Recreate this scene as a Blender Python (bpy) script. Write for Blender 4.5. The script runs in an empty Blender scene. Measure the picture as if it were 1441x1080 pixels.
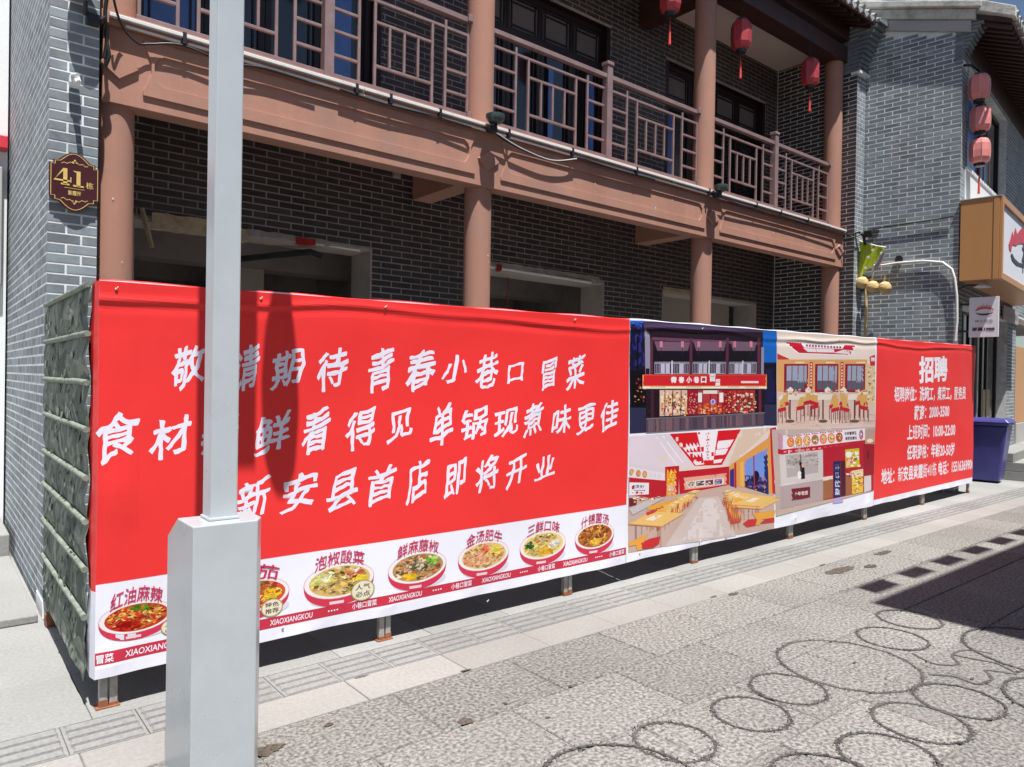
import bpy, bmesh, math, random
from bisect import bisect_right
from mathutils import Vector, Matrix, noise
random.seed(7)
SC = bpy.context.scene
COL = SC.collection

# ------------------------------------------------------------------ camera
CH = 1.55
F_PX, YAW, PITCH, ROLL = 1020.0, 0.684902, -0.006688, 0.016872
cy, sy, cp, sp = math.cos(YAW), math.sin(YAW), math.cos(PITCH), math.sin(PITCH)
FW = Vector((sy*cp, cy*cp, sp)); RT0 = Vector((cy, -sy, 0)); UP0 = RT0.cross(FW)
RT = math.cos(ROLL)*RT0 + math.sin(ROLL)*UP0
UP = -math.sin(ROLL)*RT0 + math.cos(ROLL)*UP0
cam = bpy.data.objects.new('camera', bpy.data.cameras.new('camera')); COL.objects.link(cam)
cam.matrix_world = Matrix(((RT.x, UP.x, -FW.x, 0), (RT.y, UP.y, -FW.y, 0), (RT.z, UP.z, -FW.z, CH), (0, 0, 0, 1)))
cam.data.sensor_width = 36; cam.data.lens = F_PX/1441*36; cam.data.clip_end = 2000; cam.data.clip_start = .05
SC.camera = cam
# ------------------------------------------------------------------ sky and sun
SUN_EL, SUN_AZ = math.radians(70), math.radians(14)      # light travels towards +Y, a little towards +X
w = bpy.data.worlds.new('World'); SC.world = w; w.use_nodes = True
nt = w.node_tree; nt.nodes.clear()
sk = nt.nodes.new('ShaderNodeTexSky'); sk.sky_type = 'NISHITA'; sk.sun_disc = False
sk.sun_elevation = SUN_EL; sk.sun_rotation = math.radians(180) + SUN_AZ
sk.air_density = 1.0; sk.dust_density = .6; sk.ozone_density = 2.0
bg = nt.nodes.new('ShaderNodeBackground'); bg.inputs[1].default_value = .055
wo = nt.nodes.new('ShaderNodeOutputWorld')
nt.links.new(sk.outputs[0], bg.inputs[0]); nt.links.new(bg.outputs[0], wo.inputs[0])
sd = bpy.data.lights.new('sun', 'SUN'); sd.energy = 5.0; sd.angle = math.radians(.53); sd.color = (1, .97, .93)
sun = bpy.data.objects.new('sun', sd); COL.objects.link(sun)
SUND = Vector((math.sin(SUN_AZ)*math.cos(SUN_EL), math.cos(SUN_AZ)*math.cos(SUN_EL), -math.sin(SUN_EL)))
sun.rotation_euler = SUND.to_track_quat('-Z', 'Y').to_euler(); sun.location = (0, -5, 15)
vs = SC.view_settings; vs.view_transform = 'Standard'; vs.look = 'None'; vs.exposure = .70; vs.gamma = 1
vs.use_curve_mapping = False
SC.cycles.max_bounces = 8; SC.cycles.diffuse_bounces = 4

# ------------------------------------------------------------------ helpers
WM = {}
def world(o): return WM.get(o.name, Matrix.Identity(4))
def tag(o, label=None, cat=None, group=None, kind=None):
    if label: o['label'] = label
    if cat: o['category'] = cat
    if group: o['group'] = group
    if kind: o['kind'] = kind
    return o
def put(name, data, parent=None, mat=None, M=None, kind=None, bev=0):
    o = bpy.data.objects.new(name, data); COL.objects.link(o)
    if M is not None:
        o.matrix_world = M
        WM[o.name] = M.copy()
    if parent is not None:
        o.parent = parent; o.matrix_parent_inverse = world(parent).inverted()
    if mat is not None and data is not None:
        if not data.materials: data.materials.append(mat)
    if kind: o['kind'] = kind
    if bev:
        m = o.modifiers.new('bevel', 'BEVEL'); m.width = bev; m.segments = 2; m.limit_method = 'ANGLE'; m.angle_limit = .6
    return o
def empty(name, loc, label=None, cat=None, group=None, rz=0):
    return tag(put(name, None, M=Matrix.Translation(loc) @ Matrix.Rotation(rz, 4, 'Z')), label, cat, group)
def copy_tree(root, M, label=None, parent=None):
    c = root.copy(); COL.objects.link(c)
    c.parent = parent
    if parent is None: c.matrix_world = M
    if label: c['label'] = label
    for ch in [x for x in COL.objects if x.parent == root]: copy_tree(ch, None, None, c)
    return c

class MB:
    def __init__(s): s.v = []; s.f = []; s.c = []; s.cc = None
    def add(s, vs_, fs):
        b = len(s.v); s.v += [tuple(v) for v in vs_]
        for f in fs: s.f.append(tuple(b+i for i in f)); s.c.append(s.cc)
        return s
    def box(s, x0, x1, y0, y1, z0, z1, M=None):
        vs_ = [Vector((x, y, z)) for z in (z0, z1) for y in (y0, y1) for x in (x0, x1)]
        if M is not None: vs_ = [M @ v for v in vs_]
        return s.add(vs_, [(0, 2, 3, 1), (4, 5, 7, 6), (0, 1, 5, 4), (2, 6, 7, 3), (0, 4, 6, 2), (1, 3, 7, 5)])
    def tube(s, pts, r, n=8, caps=True, rs=None, up=None):
        pts = [Vector(p) for p in pts]; rings = []; prev = None
        for i, p in enumerate(pts):
            d = (pts[min(i+1, len(pts)-1)] - pts[max(i-1, 0)]).normalized()
            a = prev if prev is not None else (Vector(up) if up else (Vector((0, 0, 1)) if abs(d.z) < .9 else Vector((1, 0, 0))))
            a = (a - d*a.dot(d)).normalized(); prev = a; b = d.cross(a)
            rr = rs[i] if rs else r
            rings.append([p + rr*(math.cos(2*math.pi*k/n)*a + math.sin(2*math.pi*k/n)*b) for k in range(n)])
        fs = []
        for i in range(len(rings)-1):
            for k in range(n): fs.append((i*n+k, i*n+(k+1) % n, (i+1)*n+(k+1) % n, (i+1)*n+k))
        s.add([v for r_ in rings for v in r_], fs)
        if caps: s.add(rings[0], [tuple(range(n-1, -1, -1))]); s.add(rings[-1], [tuple(range(n))])
        return s
    def lathe(s, prof, c=(0, 0, 0), n=16, ph=0, caps=True):
        c = Vector(c); vs_ = [c + Vector((r*math.cos(2*math.pi*k/n+ph), r*math.sin(2*math.pi*k/n+ph), z)) for r, z in prof for k in range(n)]
        fs = [(i*n+k, i*n+(k+1) % n, (i+1)*n+(k+1) % n, (i+1)*n+k) for i in range(len(prof)-1) for k in range(n)]
        s.add(vs_, fs)
        if caps:
            if prof[0][0] > 1e-4: s.add(vs_[:n], [tuple(range(n-1, -1, -1))])
            if prof[-1][0] > 1e-4: s.add(vs_[-n:], [tuple(range(n))])
        return s
    def prism(s, poly, fn, d0, d1):
        """poly of (a,b); fn(a,b,d) -> point"""
        n = len(poly); vs_ = [fn(a, b, d0) for a, b in poly] + [fn(a, b, d1) for a, b in poly]
        return s.add(vs_, [tuple(range(n-1, -1, -1)), tuple(range(n, 2*n))] + [(i, (i+1) % n, n+(i+1) % n, n+i) for i in range(n)])
    def quad(s, a, b, c, d): return s.add([a, b, c, d], [(0, 1, 2, 3)])
    def mesh(s, name, smooth=False):
        me = bpy.data.meshes.new(name); me.from_pydata([tuple(v) for v in s.v], [], s.f)
        if smooth: me.polygons.foreach_set('use_smooth', [True]*len(me.polygons))
        if any(c is not None for c in s.c):
            at = me.color_attributes.new('col', 'FLOAT_COLOR', 'CORNER'); k = 0; buf = []
            for f, c in zip(s.f, s.c):
                c = c or (1, 1, 1)
                for _ in f: buf += [c[0], c[1], c[2], 1]
            at.data.foreach_set('color', buf)
        me.update()
        return me
    def build(s, name, mat, parent=None, smooth=False, kind=None, bev=0, fix=True):
        me = s.mesh(name, smooth)
        if fix:
            bm = bmesh.new(); bm.from_mesh(me); bmesh.ops.recalc_face_normals(bm, faces=bm.faces); bm.to_mesh(me); bm.free()
        return put(name, me, parent, mat, kind=kind, bev=bev)

def hit(px, py, p0, n_):
    d = ((px-720.5)/F_PX)*RT - ((py-540)/F_PX)*UP + FW; O_ = Vector((0, 0, CH))
    return O_+d*((Vector(p0)-O_).dot(n_)/d.dot(n_))


# ------------------------------------------------------------------ materials
def srgb(r, g=None, b=None):
    if g is None: g = b = r
    f = lambda c: (c/255/12.92) if c/255 <= .04045 else ((c/255+.055)/1.055)**2.4
    return (f(r), f(g), f(b))
def newmat(name):
    m = bpy.data.materials.new(name); m.use_nodes = True; n = m.node_tree.nodes; return m, m.node_tree, n['Principled BSDF']
def mat(name, col, rough=.6, metal=0, var=.25, scale=4., bump=.2, bscale=40., bdist=.004, spec=.5, attr=None, objrand=0, coat=0,
        detail=6, dirt=None, dirt_amt=0., dscale=1.5, vstreak=False):
    """base colour with two scales of noise variation, roughness variation and fine bump"""
    m, t, p = newmat(name); N = t.nodes; L = t.links
    tc = N.new('ShaderNodeTexCoord'); geo = N.new('ShaderNodeNewGeometry')
    src = geo.outputs['Position']
    if objrand:
        oi = N.new('ShaderNodeObjectInfo')
    nz = N.new('ShaderNodeTexNoise'); nz.inputs['Scale'].default_value = scale; nz.inputs['Detail'].default_value = detail; nz.inputs['Roughness'].default_value = .65
    if vstreak:
        mp = N.new('ShaderNodeMapping'); mp.inputs['Scale'].default_value = (1, 1, .15); L.new(src, mp.inputs[0]); L.new(mp.outputs[0], nz.inputs['Vector'])
    else: L.new(src, nz.inputs['Vector'])
    mr = N.new('ShaderNodeMapRange'); mr.inputs[1].default_value = .25; mr.inputs[2].default_value = .75
    mr.inputs[3].default_value = 1-var; mr.inputs[4].default_value = 1+var; L.new(nz.outputs[0], mr.inputs[0])
    mul = N.new('ShaderNodeVectorMath'); mul.operation = 'SCALE'
    if attr:
        at = N.new('ShaderNodeAttribute'); at.attribute_name = attr
        if attr == 'col': L.new(at.outputs['Color'], mul.inputs[0])
    if attr != 'col':
        mul.inputs[0].default_value = col
    L.new(mr.outputs[0], mul.inputs['Scale'])
    out = mul.outputs[0]
    if objrand or attr == 'bv':
        r = N.new('ShaderNodeMapRange'); r.inputs[3].default_value = 1-(objrand or .25); r.inputs[4].default_value = 1+(objrand or .25)
        L.new(oi.outputs['Random'] if objrand else at.outputs['Fac'], r.inputs[0])
        m2 = N.new('ShaderNodeVectorMath'); m2.operation = 'SCALE'; L.new(out, m2.inputs[0]); L.new(r.outputs[0], m2.inputs['Scale']); out = m2.outputs[0]
    if dirt:
        n2 = N.new('ShaderNodeTexNoise'); n2.inputs['Scale'].default_value = dscale; n2.inputs['Detail'].default_value = 8; n2.inputs['Roughness'].default_value = .7
        L.new(src, n2.inputs['Vector'])
        rp = N.new('ShaderNodeMapRange'); rp.inputs[1].default_value = .48; rp.inputs[2].default_value = .72; rp.inputs[4].default_value = dirt_amt; L.new(n2.outputs[0], rp.inputs[0])
        mx = N.new('ShaderNodeMix'); mx.data_type = 'RGBA'; L.new(rp.outputs[0], mx.inputs[0]); L.new(out, mx.inputs[6]); mx.inputs[7].default_value = (*dirt, 1); out = mx.outputs[2]
    L.new(out, p.inputs['Base Color'])
    p.inputs['Metallic'].default_value = metal; p.inputs['Specular IOR Level'].default_value = spec
    rr = N.new('ShaderNodeMapRange'); rr.inputs[3].default_value = max(0, rough-.1); rr.inputs[4].default_value = min(1, rough+.1); L.new(nz.outputs[0], rr.inputs[0]); L.new(rr.outputs[0], p.inputs['Roughness'])
    if coat: p.inputs['Coat Weight'].default_value = coat; p.inputs['Coat Roughness'].default_value = .1
    if bump:
        nb = N.new('ShaderNodeTexNoise'); nb.inputs['Scale'].default_value = bscale; nb.inputs['Detail'].default_value = 5; L.new(src, nb.inputs['Vector'])
        bp_ = N.new('ShaderNodeBump'); bp_.inputs['Strength'].default_value = bump; bp_.inputs['Distance'].default_value = bdist
        L.new(nb.outputs[0], bp_.inputs['Height']); L.new(bp_.outputs[0], p.inputs['Normal'])
    return m
M = {}
M['mortar'] = mat('mortar', (.72, .74, .74), .9, var=.2, scale=9, dirt=(.22, .23, .23), dirt_amt=.6, dscale=2.2)
M['mortar_in'] = mat('dark_mortar', (.35, .325, .31), .9, var=.3, scale=6, dirt=(.12, .11, .10), dirt_amt=.6, dscale=1.1)  # recess mortar and bricks have darker base colours than the outer walls
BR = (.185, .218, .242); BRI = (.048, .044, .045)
M['brick'] = mat('grey_brick', BR, .75, var=.28, scale=7, objrand=.28, dirt=(.38, .39, .39), dirt_amt=.5, dscale=2.6, bump=.5, bscale=120, bdist=.002)
M['brick_b'] = mat('grey_brick_bulk', BR, .75, var=.22, scale=7, attr='bv', dirt=(.38, .39, .39), dirt_amt=.5, dscale=2.6, bump=.5, bscale=120, bdist=.002)
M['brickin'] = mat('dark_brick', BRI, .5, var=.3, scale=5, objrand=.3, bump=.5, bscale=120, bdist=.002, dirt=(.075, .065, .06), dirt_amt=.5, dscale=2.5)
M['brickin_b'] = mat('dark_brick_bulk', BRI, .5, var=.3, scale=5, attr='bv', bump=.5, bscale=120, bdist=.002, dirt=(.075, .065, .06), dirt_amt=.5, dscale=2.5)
M['brown'] = mat('brown_paint', (.405, .215, .160), .8, spec=.15, var=.16, scale=2.2, bump=.3, bscale=30, bdist=.003, dirt=(.33, .215, .175), dirt_amt=.75, dscale=3.0, vstreak=True)
M['rail'] = mat('rail_paint', (.225, .15, .15), .5, var=.15, scale=6, bump=.15, dirt=(.32, .25, .24), dirt_amt=.5, dscale=9)
M['darkwood'] = mat('dark_wood', (.055, .022, .020), .5, var=.25, scale=6, bump=.2)
M['darkframe'] = mat('dark_frame', (.022, .012, .012), .4, var=.2, scale=6, bump=.1)
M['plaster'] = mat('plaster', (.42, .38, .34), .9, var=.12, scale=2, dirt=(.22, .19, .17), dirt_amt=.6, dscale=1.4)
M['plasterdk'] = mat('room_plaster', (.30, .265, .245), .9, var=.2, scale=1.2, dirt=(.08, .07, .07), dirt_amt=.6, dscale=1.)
M['board'] = mat('board', (.36, .31, .26), .7, var=.06, scale=1.5, bump=.05)
M['ceil'] = mat('ceiling_paint', (.74, .70, .62), .8, var=.05, scale=1)
M['concrete'] = mat('concrete', (.42, .41, .39), .9, var=.15, scale=3, dirt=(.25, .24, .23), dirt_amt=.5)
M['white'] = mat('white_paint', (.78, .80, .80), .6, var=.05, scale=1.5, dirt=(.6, .61, .6), dirt_amt=.4)
M['conduit'] = mat('white_conduit', (.72, .72, .70), .35, var=.1, scale=6, dirt=(.4, .38, .36), dirt_amt=.5, dscale=6)
M['steel'] = mat('grey_painted_steel', (.50, .545, .58), .3, metal=.2, var=.05, scale=3, bump=0, bscale=8, dirt=(.40, .435, .46), dirt_amt=.4, dscale=4, coat=.1)
M['post'] = mat('galvanised_post', (.40, .40, .38), .5, metal=.3, var=.25, scale=14, dirt=(.26, .16, .10), dirt_amt=.6, dscale=16)
M['rust'] = mat('rusty_steel', (.26, .10, .05), .85, var=.4, scale=30, bump=.5, bscale=80)
M['black'] = mat('black_plastic', (.018, .019, .021), .4, var=.2, scale=10, bump=.05)
M['greendark'] = mat('lamp_green_grey', (.05, .075, .072), .35, var=.2, scale=10, bump=.05, coat=.3)
M['glass'] = mat('window_glass', (.012, .012, .014), .08, var=.2, scale=1, bump=0, spec=1)
M['blueglass'] = mat('glossy_blue_glass', (.07, .17, .50), .12, var=.35, scale=1.2, bump=0, spec=.9)  # glossy panes with the blue set in the base colour
M['gold'] = mat('gold', (.78, .55, .17), .35, var=.1, scale=20, bump=0, metal=.2)
M['maroon'] = mat('maroon_enamel', (.055, .010, .014), .3, var=.1, scale=5, bump=0, coat=.2)
M['print'] = mat('printed_vinyl', (1, 1, 1), .42, var=.03, scale=.8, attr='col', bump=.12, bscale=9, bdist=.01, spec=.22)
M['redlantern'] = mat('lantern_fabric_red', (.42, .045, .055), .45, var=.12, scale=12, bump=.1)
M['pinklantern'] = mat('lantern_fabric_faded', (.78, .26, .24), .5, var=.1, scale=12, bump=.1)
M['tassel'] = mat('red_tassel', (.75, .06, .045), .6, var=.2, scale=60, bump=.3)
M['rib'] = mat('faded_lantern_rib', (.82, .45, .42), .5, var=.1, scale=10, bump=0)
M['tile'] = mat('roof_tile', (.30, .30, .29), .85, var=.35, scale=14, dirt=(.62, .62, .6), dirt_amt=.8, dscale=9, bump=.5, bscale=60)
M['render'] = mat('weathered_render', (.52, .51, .46), .9, var=.15, scale=3, dirt=(.16, .17, .15), dirt_amt=.8, dscale=4.5, bump=.5, bscale=25, bdist=.01)
M['orangewood'] = mat('orange_wood_board', (.52, .255, .095), .4, var=.07, scale=2, bump=.05, vstreak=True)
M['signwhite'] = mat('sign_white', (.80, .80, .86), .35, var=.02, scale=2, bump=0)
M['signred'] = mat('sign_red', (.62, .04, .06), .4, var=.03, scale=2, bump=0)
M['signblack'] = mat('sign_dark', (.03, .03, .045), .4, var=.05, scale=2, bump=0)
M['bin'] = mat('bin_plastic', (.055, .05, .24), .38, var=.12, scale=5, bump=.05, dirt=(.09, .085, .28), dirt_amt=.5, dscale=6)
M['greencloth'] = mat('lime_cloth', (.42, .52, .02), .6, var=.12, scale=8, bump=.1)
M['straw'] = mat('woven_straw', (.62, .44, .20), .8, var=.2, scale=40, bump=.8, bscale=140)
M['slab'] = None

def ground_mat(name, col, speck, sscale, rough=.85, bump=.8, bscale=70, bdist=.008, objrand=.06, warm=(.5, .47, .42), wamt=.3, pit=None, pscale=60, var=.1):
    m, t, p = newmat(name); N = t.nodes; L = t.links
    geo = N.new('ShaderNodeNewGeometry'); oi = N.new('ShaderNodeObjectInfo')
    n1 = N.new('ShaderNodeTexNoise'); n1.inputs['Scale'].default_value = sscale; n1.inputs['Detail'].default_value = 3; L.new(geo.outputs['Position'], n1.inputs['Vector'])
    n2 = N.new('ShaderNodeTexNoise'); n2.inputs['Scale'].default_value = 2.3; n2.inputs['Detail'].default_value = 8; n2.inputs['Roughness'].default_value = .7; L.new(geo.outputs['Position'], n2.inputs['Vector'])
    cr = N.new('ShaderNodeValToRGB'); e = cr.color_ramp.elements
    e[0].position = .34; e[0].color = (*[c*(1-speck) for c in col], 1); e[1].position = .66; e[1].color = (*[min(1, c*(1+speck)) for c in col], 1)
    L.new(n1.outputs[0], cr.inputs[0])
    mr = N.new('ShaderNodeMapRange'); mr.inputs[1].default_value = .5; mr.inputs[2].default_value = .75; mr.inputs[4].default_value = wamt; L.new(n2.outputs[0], mr.inputs[0])
    mx = N.new('ShaderNodeMix'); mx.data_type = 'RGBA'; L.new(mr.outputs[0], mx.inputs[0]); L.new(cr.outputs[0], mx.inputs[6]); mx.inputs[7].default_value = (*warm, 1)
    r = N.new('ShaderNodeMapRange'); r.inputs[3].default_value = 1-objrand; r.inputs[4].default_value = 1+objrand; L.new(oi.outputs['Random'], r.inputs[0])
    v = N.new('ShaderNodeVectorMath'); v.operation = 'SCALE'; L.new(mx.outputs[2], v.inputs[0]); L.new(r.outputs[0], v.inputs['Scale'])
    n5 = N.new('ShaderNodeTexNoise'); n5.inputs['Scale'].default_value = .9; n5.inputs['Detail'].default_value = 4; L.new(geo.outputs['Position'], n5.inputs['Vector'])
    r5 = N.new('ShaderNodeMapRange'); r5.inputs[1].default_value = .3; r5.inputs[2].default_value = .7; r5.inputs[3].default_value = 1-var; r5.inputs[4].default_value = 1+var; L.new(n5.outputs[0], r5.inputs[0])
    v5 = N.new('ShaderNodeVectorMath'); v5.operation = 'SCALE'; L.new(v.outputs[0], v5.inputs[0]); L.new(r5.outputs[0], v5.inputs['Scale'])
    L.new(v5.outputs[0], p.inputs['Base Color']); p.inputs['Roughness'].default_value = rough; p.inputs['Specular IOR Level'].default_value = .3
    n3 = N.new('ShaderNodeTexNoise'); n3.inputs['Scale'].default_value = bscale; n3.inputs['Detail'].default_value = 4; L.new(geo.outputs['Position'], n3.inputs['Vector'])
    b = N.new('ShaderNodeBump'); b.inputs['Strength'].default_value = bump; b.inputs['Distance'].default_value = bdist
    L.new(n3.outputs[0], b.inputs['Height']); L.new(b.outputs[0], p.inputs['Normal'])
    return m
M['slab'] = ground_mat('rough_granite', (.212, .205, .190), .52, 55, objrand=.13, bump=1., bscale=52, bdist=.016, wamt=.35, warm=(.25, .243, .225))
M['kerbm'] = ground_mat('smooth_kerb_stone', (.268, .262, .246), .08, 50, bump=.3, bscale=50, bdist=.003, objrand=.07, warm=(.24, .236, .22))
M['tactm'] = ground_mat('grey_tactile_tile', (.225, .226, .222), .1, 60, bump=.3, bscale=50, bdist=.003, objrand=.08, warm=(.27, .268, .255))
M['groove'] = ground_mat('dirty_groove', (.15, .15, .145), .2, 60, bump=.3, objrand=0, warm=(.19, .188, .18))
M['pavem'] = ground_mat('pale_paving', (.275, .275, .266), .1, 60, bump=.3, bscale=40, bdist=.003, objrand=.09, warm=(.32, .32, .305))
M['joint'] = ground_mat('joint_grout', (.17, .16, .14), .3, 30, bump=.4, objrand=0)
M['ringm'] = ground_mat('dark_ring_pebble', (.075, .072, .066), .6, 60, bump=.6, bscale=60, bdist=.008, objrand=0, warm=(.14, .135, .125), wamt=.7)
M['halo'] = ground_mat('ring_halo', (.19, .185, .175), .5, 60, bump=1., bscale=55, bdist=.014, objrand=0, warm=(.22, .215, .2))
M['stain'] = ground_mat('brown_stain', (.085, .07, .055), .5, 50, bump=1., bscale=60, bdist=.01, objrand=.2, warm=(.17, .15, .125), wamt=.9)

# camouflage cloth
def camo_mat():
    m, t, p = newmat('camouflage_cloth'); N = t.nodes; L = t.links
    g = N.new('ShaderNodeNewGeometry')
    n = N.new('ShaderNodeTexNoise'); n.inputs['Scale'].default_value = 3.2; n.inputs['Detail'].default_value = 2; n.inputs['Distortion'].default_value = .8; L.new(g.outputs['Position'], n.inputs['Vector'])
    r = N.new('ShaderNodeValToRGB'); r.color_ramp.interpolation = 'CONSTANT'; E = r.color_ramp.elements
    E[0].position = 0; E[0].color = (.035, .052, .042, 1); E[1].position = .40; E[1].color = (.11, .135, .11, 1)
    for q, c in ((.50, (.20, .215, .18, 1)), (.57, (.075, .10, .08, 1)), (.66, (.28, .29, .25, 1))): x = E.new(q); x.color = c
    L.new(n.outputs[0], r.inputs[0])
    n2 = N.new('ShaderNodeTexNoise'); n2.inputs['Scale'].default_value = 25; n2.inputs['Detail'].default_value = 8; L.new(g.outputs['Position'], n2.inputs['Vector'])
    mr = N.new('ShaderNodeMapRange'); mr.inputs[3].default_value = .55; mr.inputs[4].default_value = 1.5; L.new(n2.outputs[0], mr.inputs[0])
    v = N.new('ShaderNodeVectorMath'); v.operation = 'SCALE'; L.new(r.outputs[0], v.inputs[0]); L.new(mr.outputs[0], v.inputs['Scale'])
    L.new(v.outputs[0], p.inputs['Base Color']); p.inputs['Roughness'].default_value = .8
    b = N.new('ShaderNodeBump'); b.inputs['Strength'].default_value = .7; b.inputs['Distance'].default_value = .01; L.new(n2.outputs[0], b.inputs['Height']); L.new(b.outputs[0], p.inputs['Normal'])
    return m
M['camo'] = camo_mat()

# ------------------------------------------------------------------ brick walls
HC = .0638                       # one course
GAP = .0115
class BrickWall:
    """bricks on a vertical plane; P(u, z, d): u along wall, d outwards"""
    def __init__(s, org, udir, nrm): s.o = Vector(org); s.u = Vector(udir).normalized(); s.n = Vector(nrm).normalized(); s.rows = []
    def P(s, u, z, d=0): return s.o + s.u*u + s.n*d + Vector((0, 0, z))
    def fill(s, u0, u1, z0, z1, pitch=.24, holes=(), phase=0., zbase=0., zfun=None, dfun=None, splits=None, jit=1.):
        i0 = int(round((z0-zbase)/HC)); i1 = int((z1-zbase)/HC+1e-6)
        for i in range(i0, i1+1):
            za = zbase+i*HC; zb = za+HC-GAP
            if zb > z1+.03: continue
            off = phase + (0 if i % 2 else pitch/2)
            edges = []
            if splits is not None: edges = [u0] + [u0+x for x in splits[i % 2]] + [u1]
            else:
                k = math.ceil((u0-off)/pitch); edges = [u0]
                while off+k*pitch < u1-1e-6:
                    e = off+k*pitch
                    if e > u0+.03: edges.append(e)
                    k += 1
                if len(edges) > 1 and u1-edges[-1] < .03: edges.pop()
                edges.append(u1)
            for a, b in zip(edges[:-1], edges[1:]):
                segs = [(a+GAP/2, b-GAP/2)]
                for (h0, h1, g0, g1) in holes:
                    if zb > g0 and za < g1:
                        ns = []
                        for (p, q) in segs:
                            if q <= h0 or p >= h1: ns.append((p, q)); continue
                            if p < h0: ns.append((p, h0))
                            if q > h1: ns.append((h1, q))
                        segs = ns
                for (p, q) in segs:
                    if q-p < .02: continue
                    if zfun and zb > min(zfun(p), zfun(q)): continue
                    s.rows.append((p, q, za, zb, dfun(za) if dfun else 0))
        return s
BRICKCACHE = {}
def brick_mesh(L_, H, mt):
    k = (round(L_, 2), round(H, 3), mt.name)
    if k not in BRICKCACHE:
        mb = MB(); d = .0022; c = .0012
        # local x along, y outwards is -Y ; open back
        a = L_/2; h = H/2
        vs_ = [(-a, 0, -h), (a, 0, -h), (a, 0, h), (-a, 0, h), (-a+c, -d, -h+c), (a-c, -d, -h+c), (a-c, -d, h-c), (-a+c, -d, h-c)]
        mb.add(vs_, [(4, 5, 6, 7), (0, 1, 5, 4), (1, 2, 6, 5), (2, 3, 7, 6), (3, 0, 4, 7)])
        me = mb.mesh('brick'); me.materials.append(mt); BRICKCACHE[k] = me
    return BRICKCACHE[k]
def proj(p):
    q = Vector(p)-Vector((0, 0, CH)); z = q.dot(FW)
    if z <= .1: return None
    return 720.5+F_PX*q.dot(RT)/z, 540-F_PX*q.dot(UP)/z, z
def finish_bricks(walls, matI, matB, limit, parentof, seen, jitter=.0004):
    """largest `limit` visible bricks as objects, the rest of each wall as one stuff part"""
    allb = []
    for wi, wl in enumerate(walls):
        for b in wl.rows:
            c = wl.P((b[0]+b[1])/2, (b[2]+b[3])/2, b[4]); pr = proj(c); sc = -1
            if pr and -5 < pr[0] < 1446 and -5 < pr[1] < 1085 and seen(pr, c):
                a = proj(wl.P(b[0], b[2])); e = proj(wl.P(b[1], b[3]))
                if a and e: sc = abs(e[0]-a[0])*(F_PX*HC/pr[2])
            allb.append((sc, wi, b))
    allb.sort(key=lambda x: -x[0])
    bulk = {i: MB() for i in range(len(walls))}; bvs = {i: [] for i in range(len(walls))}
    for n, (sc, wi, b) in enumerate(allb):
        wl = walls[wi]; p, q, za, zb, d = b; L_ = q-p; dj = d+random.uniform(-jitter, jitter)
        if n < limit and sc > 0:
            me = brick_mesh(L_, zb-za, matI[wi])
            R = Matrix(((wl.u.x, -wl.n.x, 0, 0), (wl.u.y, -wl.n.y, 0, 0), (0, 0, 1, 0), (0, 0, 0, 1)))
            put('brick', me, parentof[wi], M=Matrix.Translation(wl.P((p+q)/2, (za+zb)/2, dj)) @ R)
        else:
            o = .0022; c = .0012
            vs_ = [wl.P(p, za, dj), wl.P(q, za, dj), wl.P(q, zb, dj), wl.P(p, zb, dj), wl.P(p+c, za+c, dj+o), wl.P(q-c, za+c, dj+o), wl.P(q-c, zb-c, dj+o), wl.P(p+c, zb-c, dj+o)]
            bulk[wi].add(vs_, [(4, 5, 6, 7), (0, 1, 5, 4), (1, 2, 6, 5), (2, 3, 7, 6), (3, 0, 4, 7)]); r = random.random()
            bvs[wi] += [r]*5
    return bulk, bvs
def build_bulk(bulk, bvs, mats, parent):
    """everything past the limit: ONE stuff part of the building, a material slot per kind of brick"""
    mb = MB(); vals = []; idx = []; slots = list({m.name: m for m in mats}.values())
    for i, m in enumerate(mats):
        off = len(mb.v); mb.v += bulk[i].v; mb.f += [tuple(off+j for j in f) for f in bulk[i].f]; mb.c += [None]*len(bulk[i].f); vals += bvs[i]
        idx += [slots.index(m)]*len(bulk[i].f)
    me = mb.mesh('brickwork'); at = me.attributes.new('bv', 'FLOAT', 'FACE'); at.data.foreach_set('value', vals)
    for m in slots: me.materials.append(m)
    me.polygons.foreach_set('material_index', idx)
    put('brickwork', me, parent, None, kind='stuff')

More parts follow.
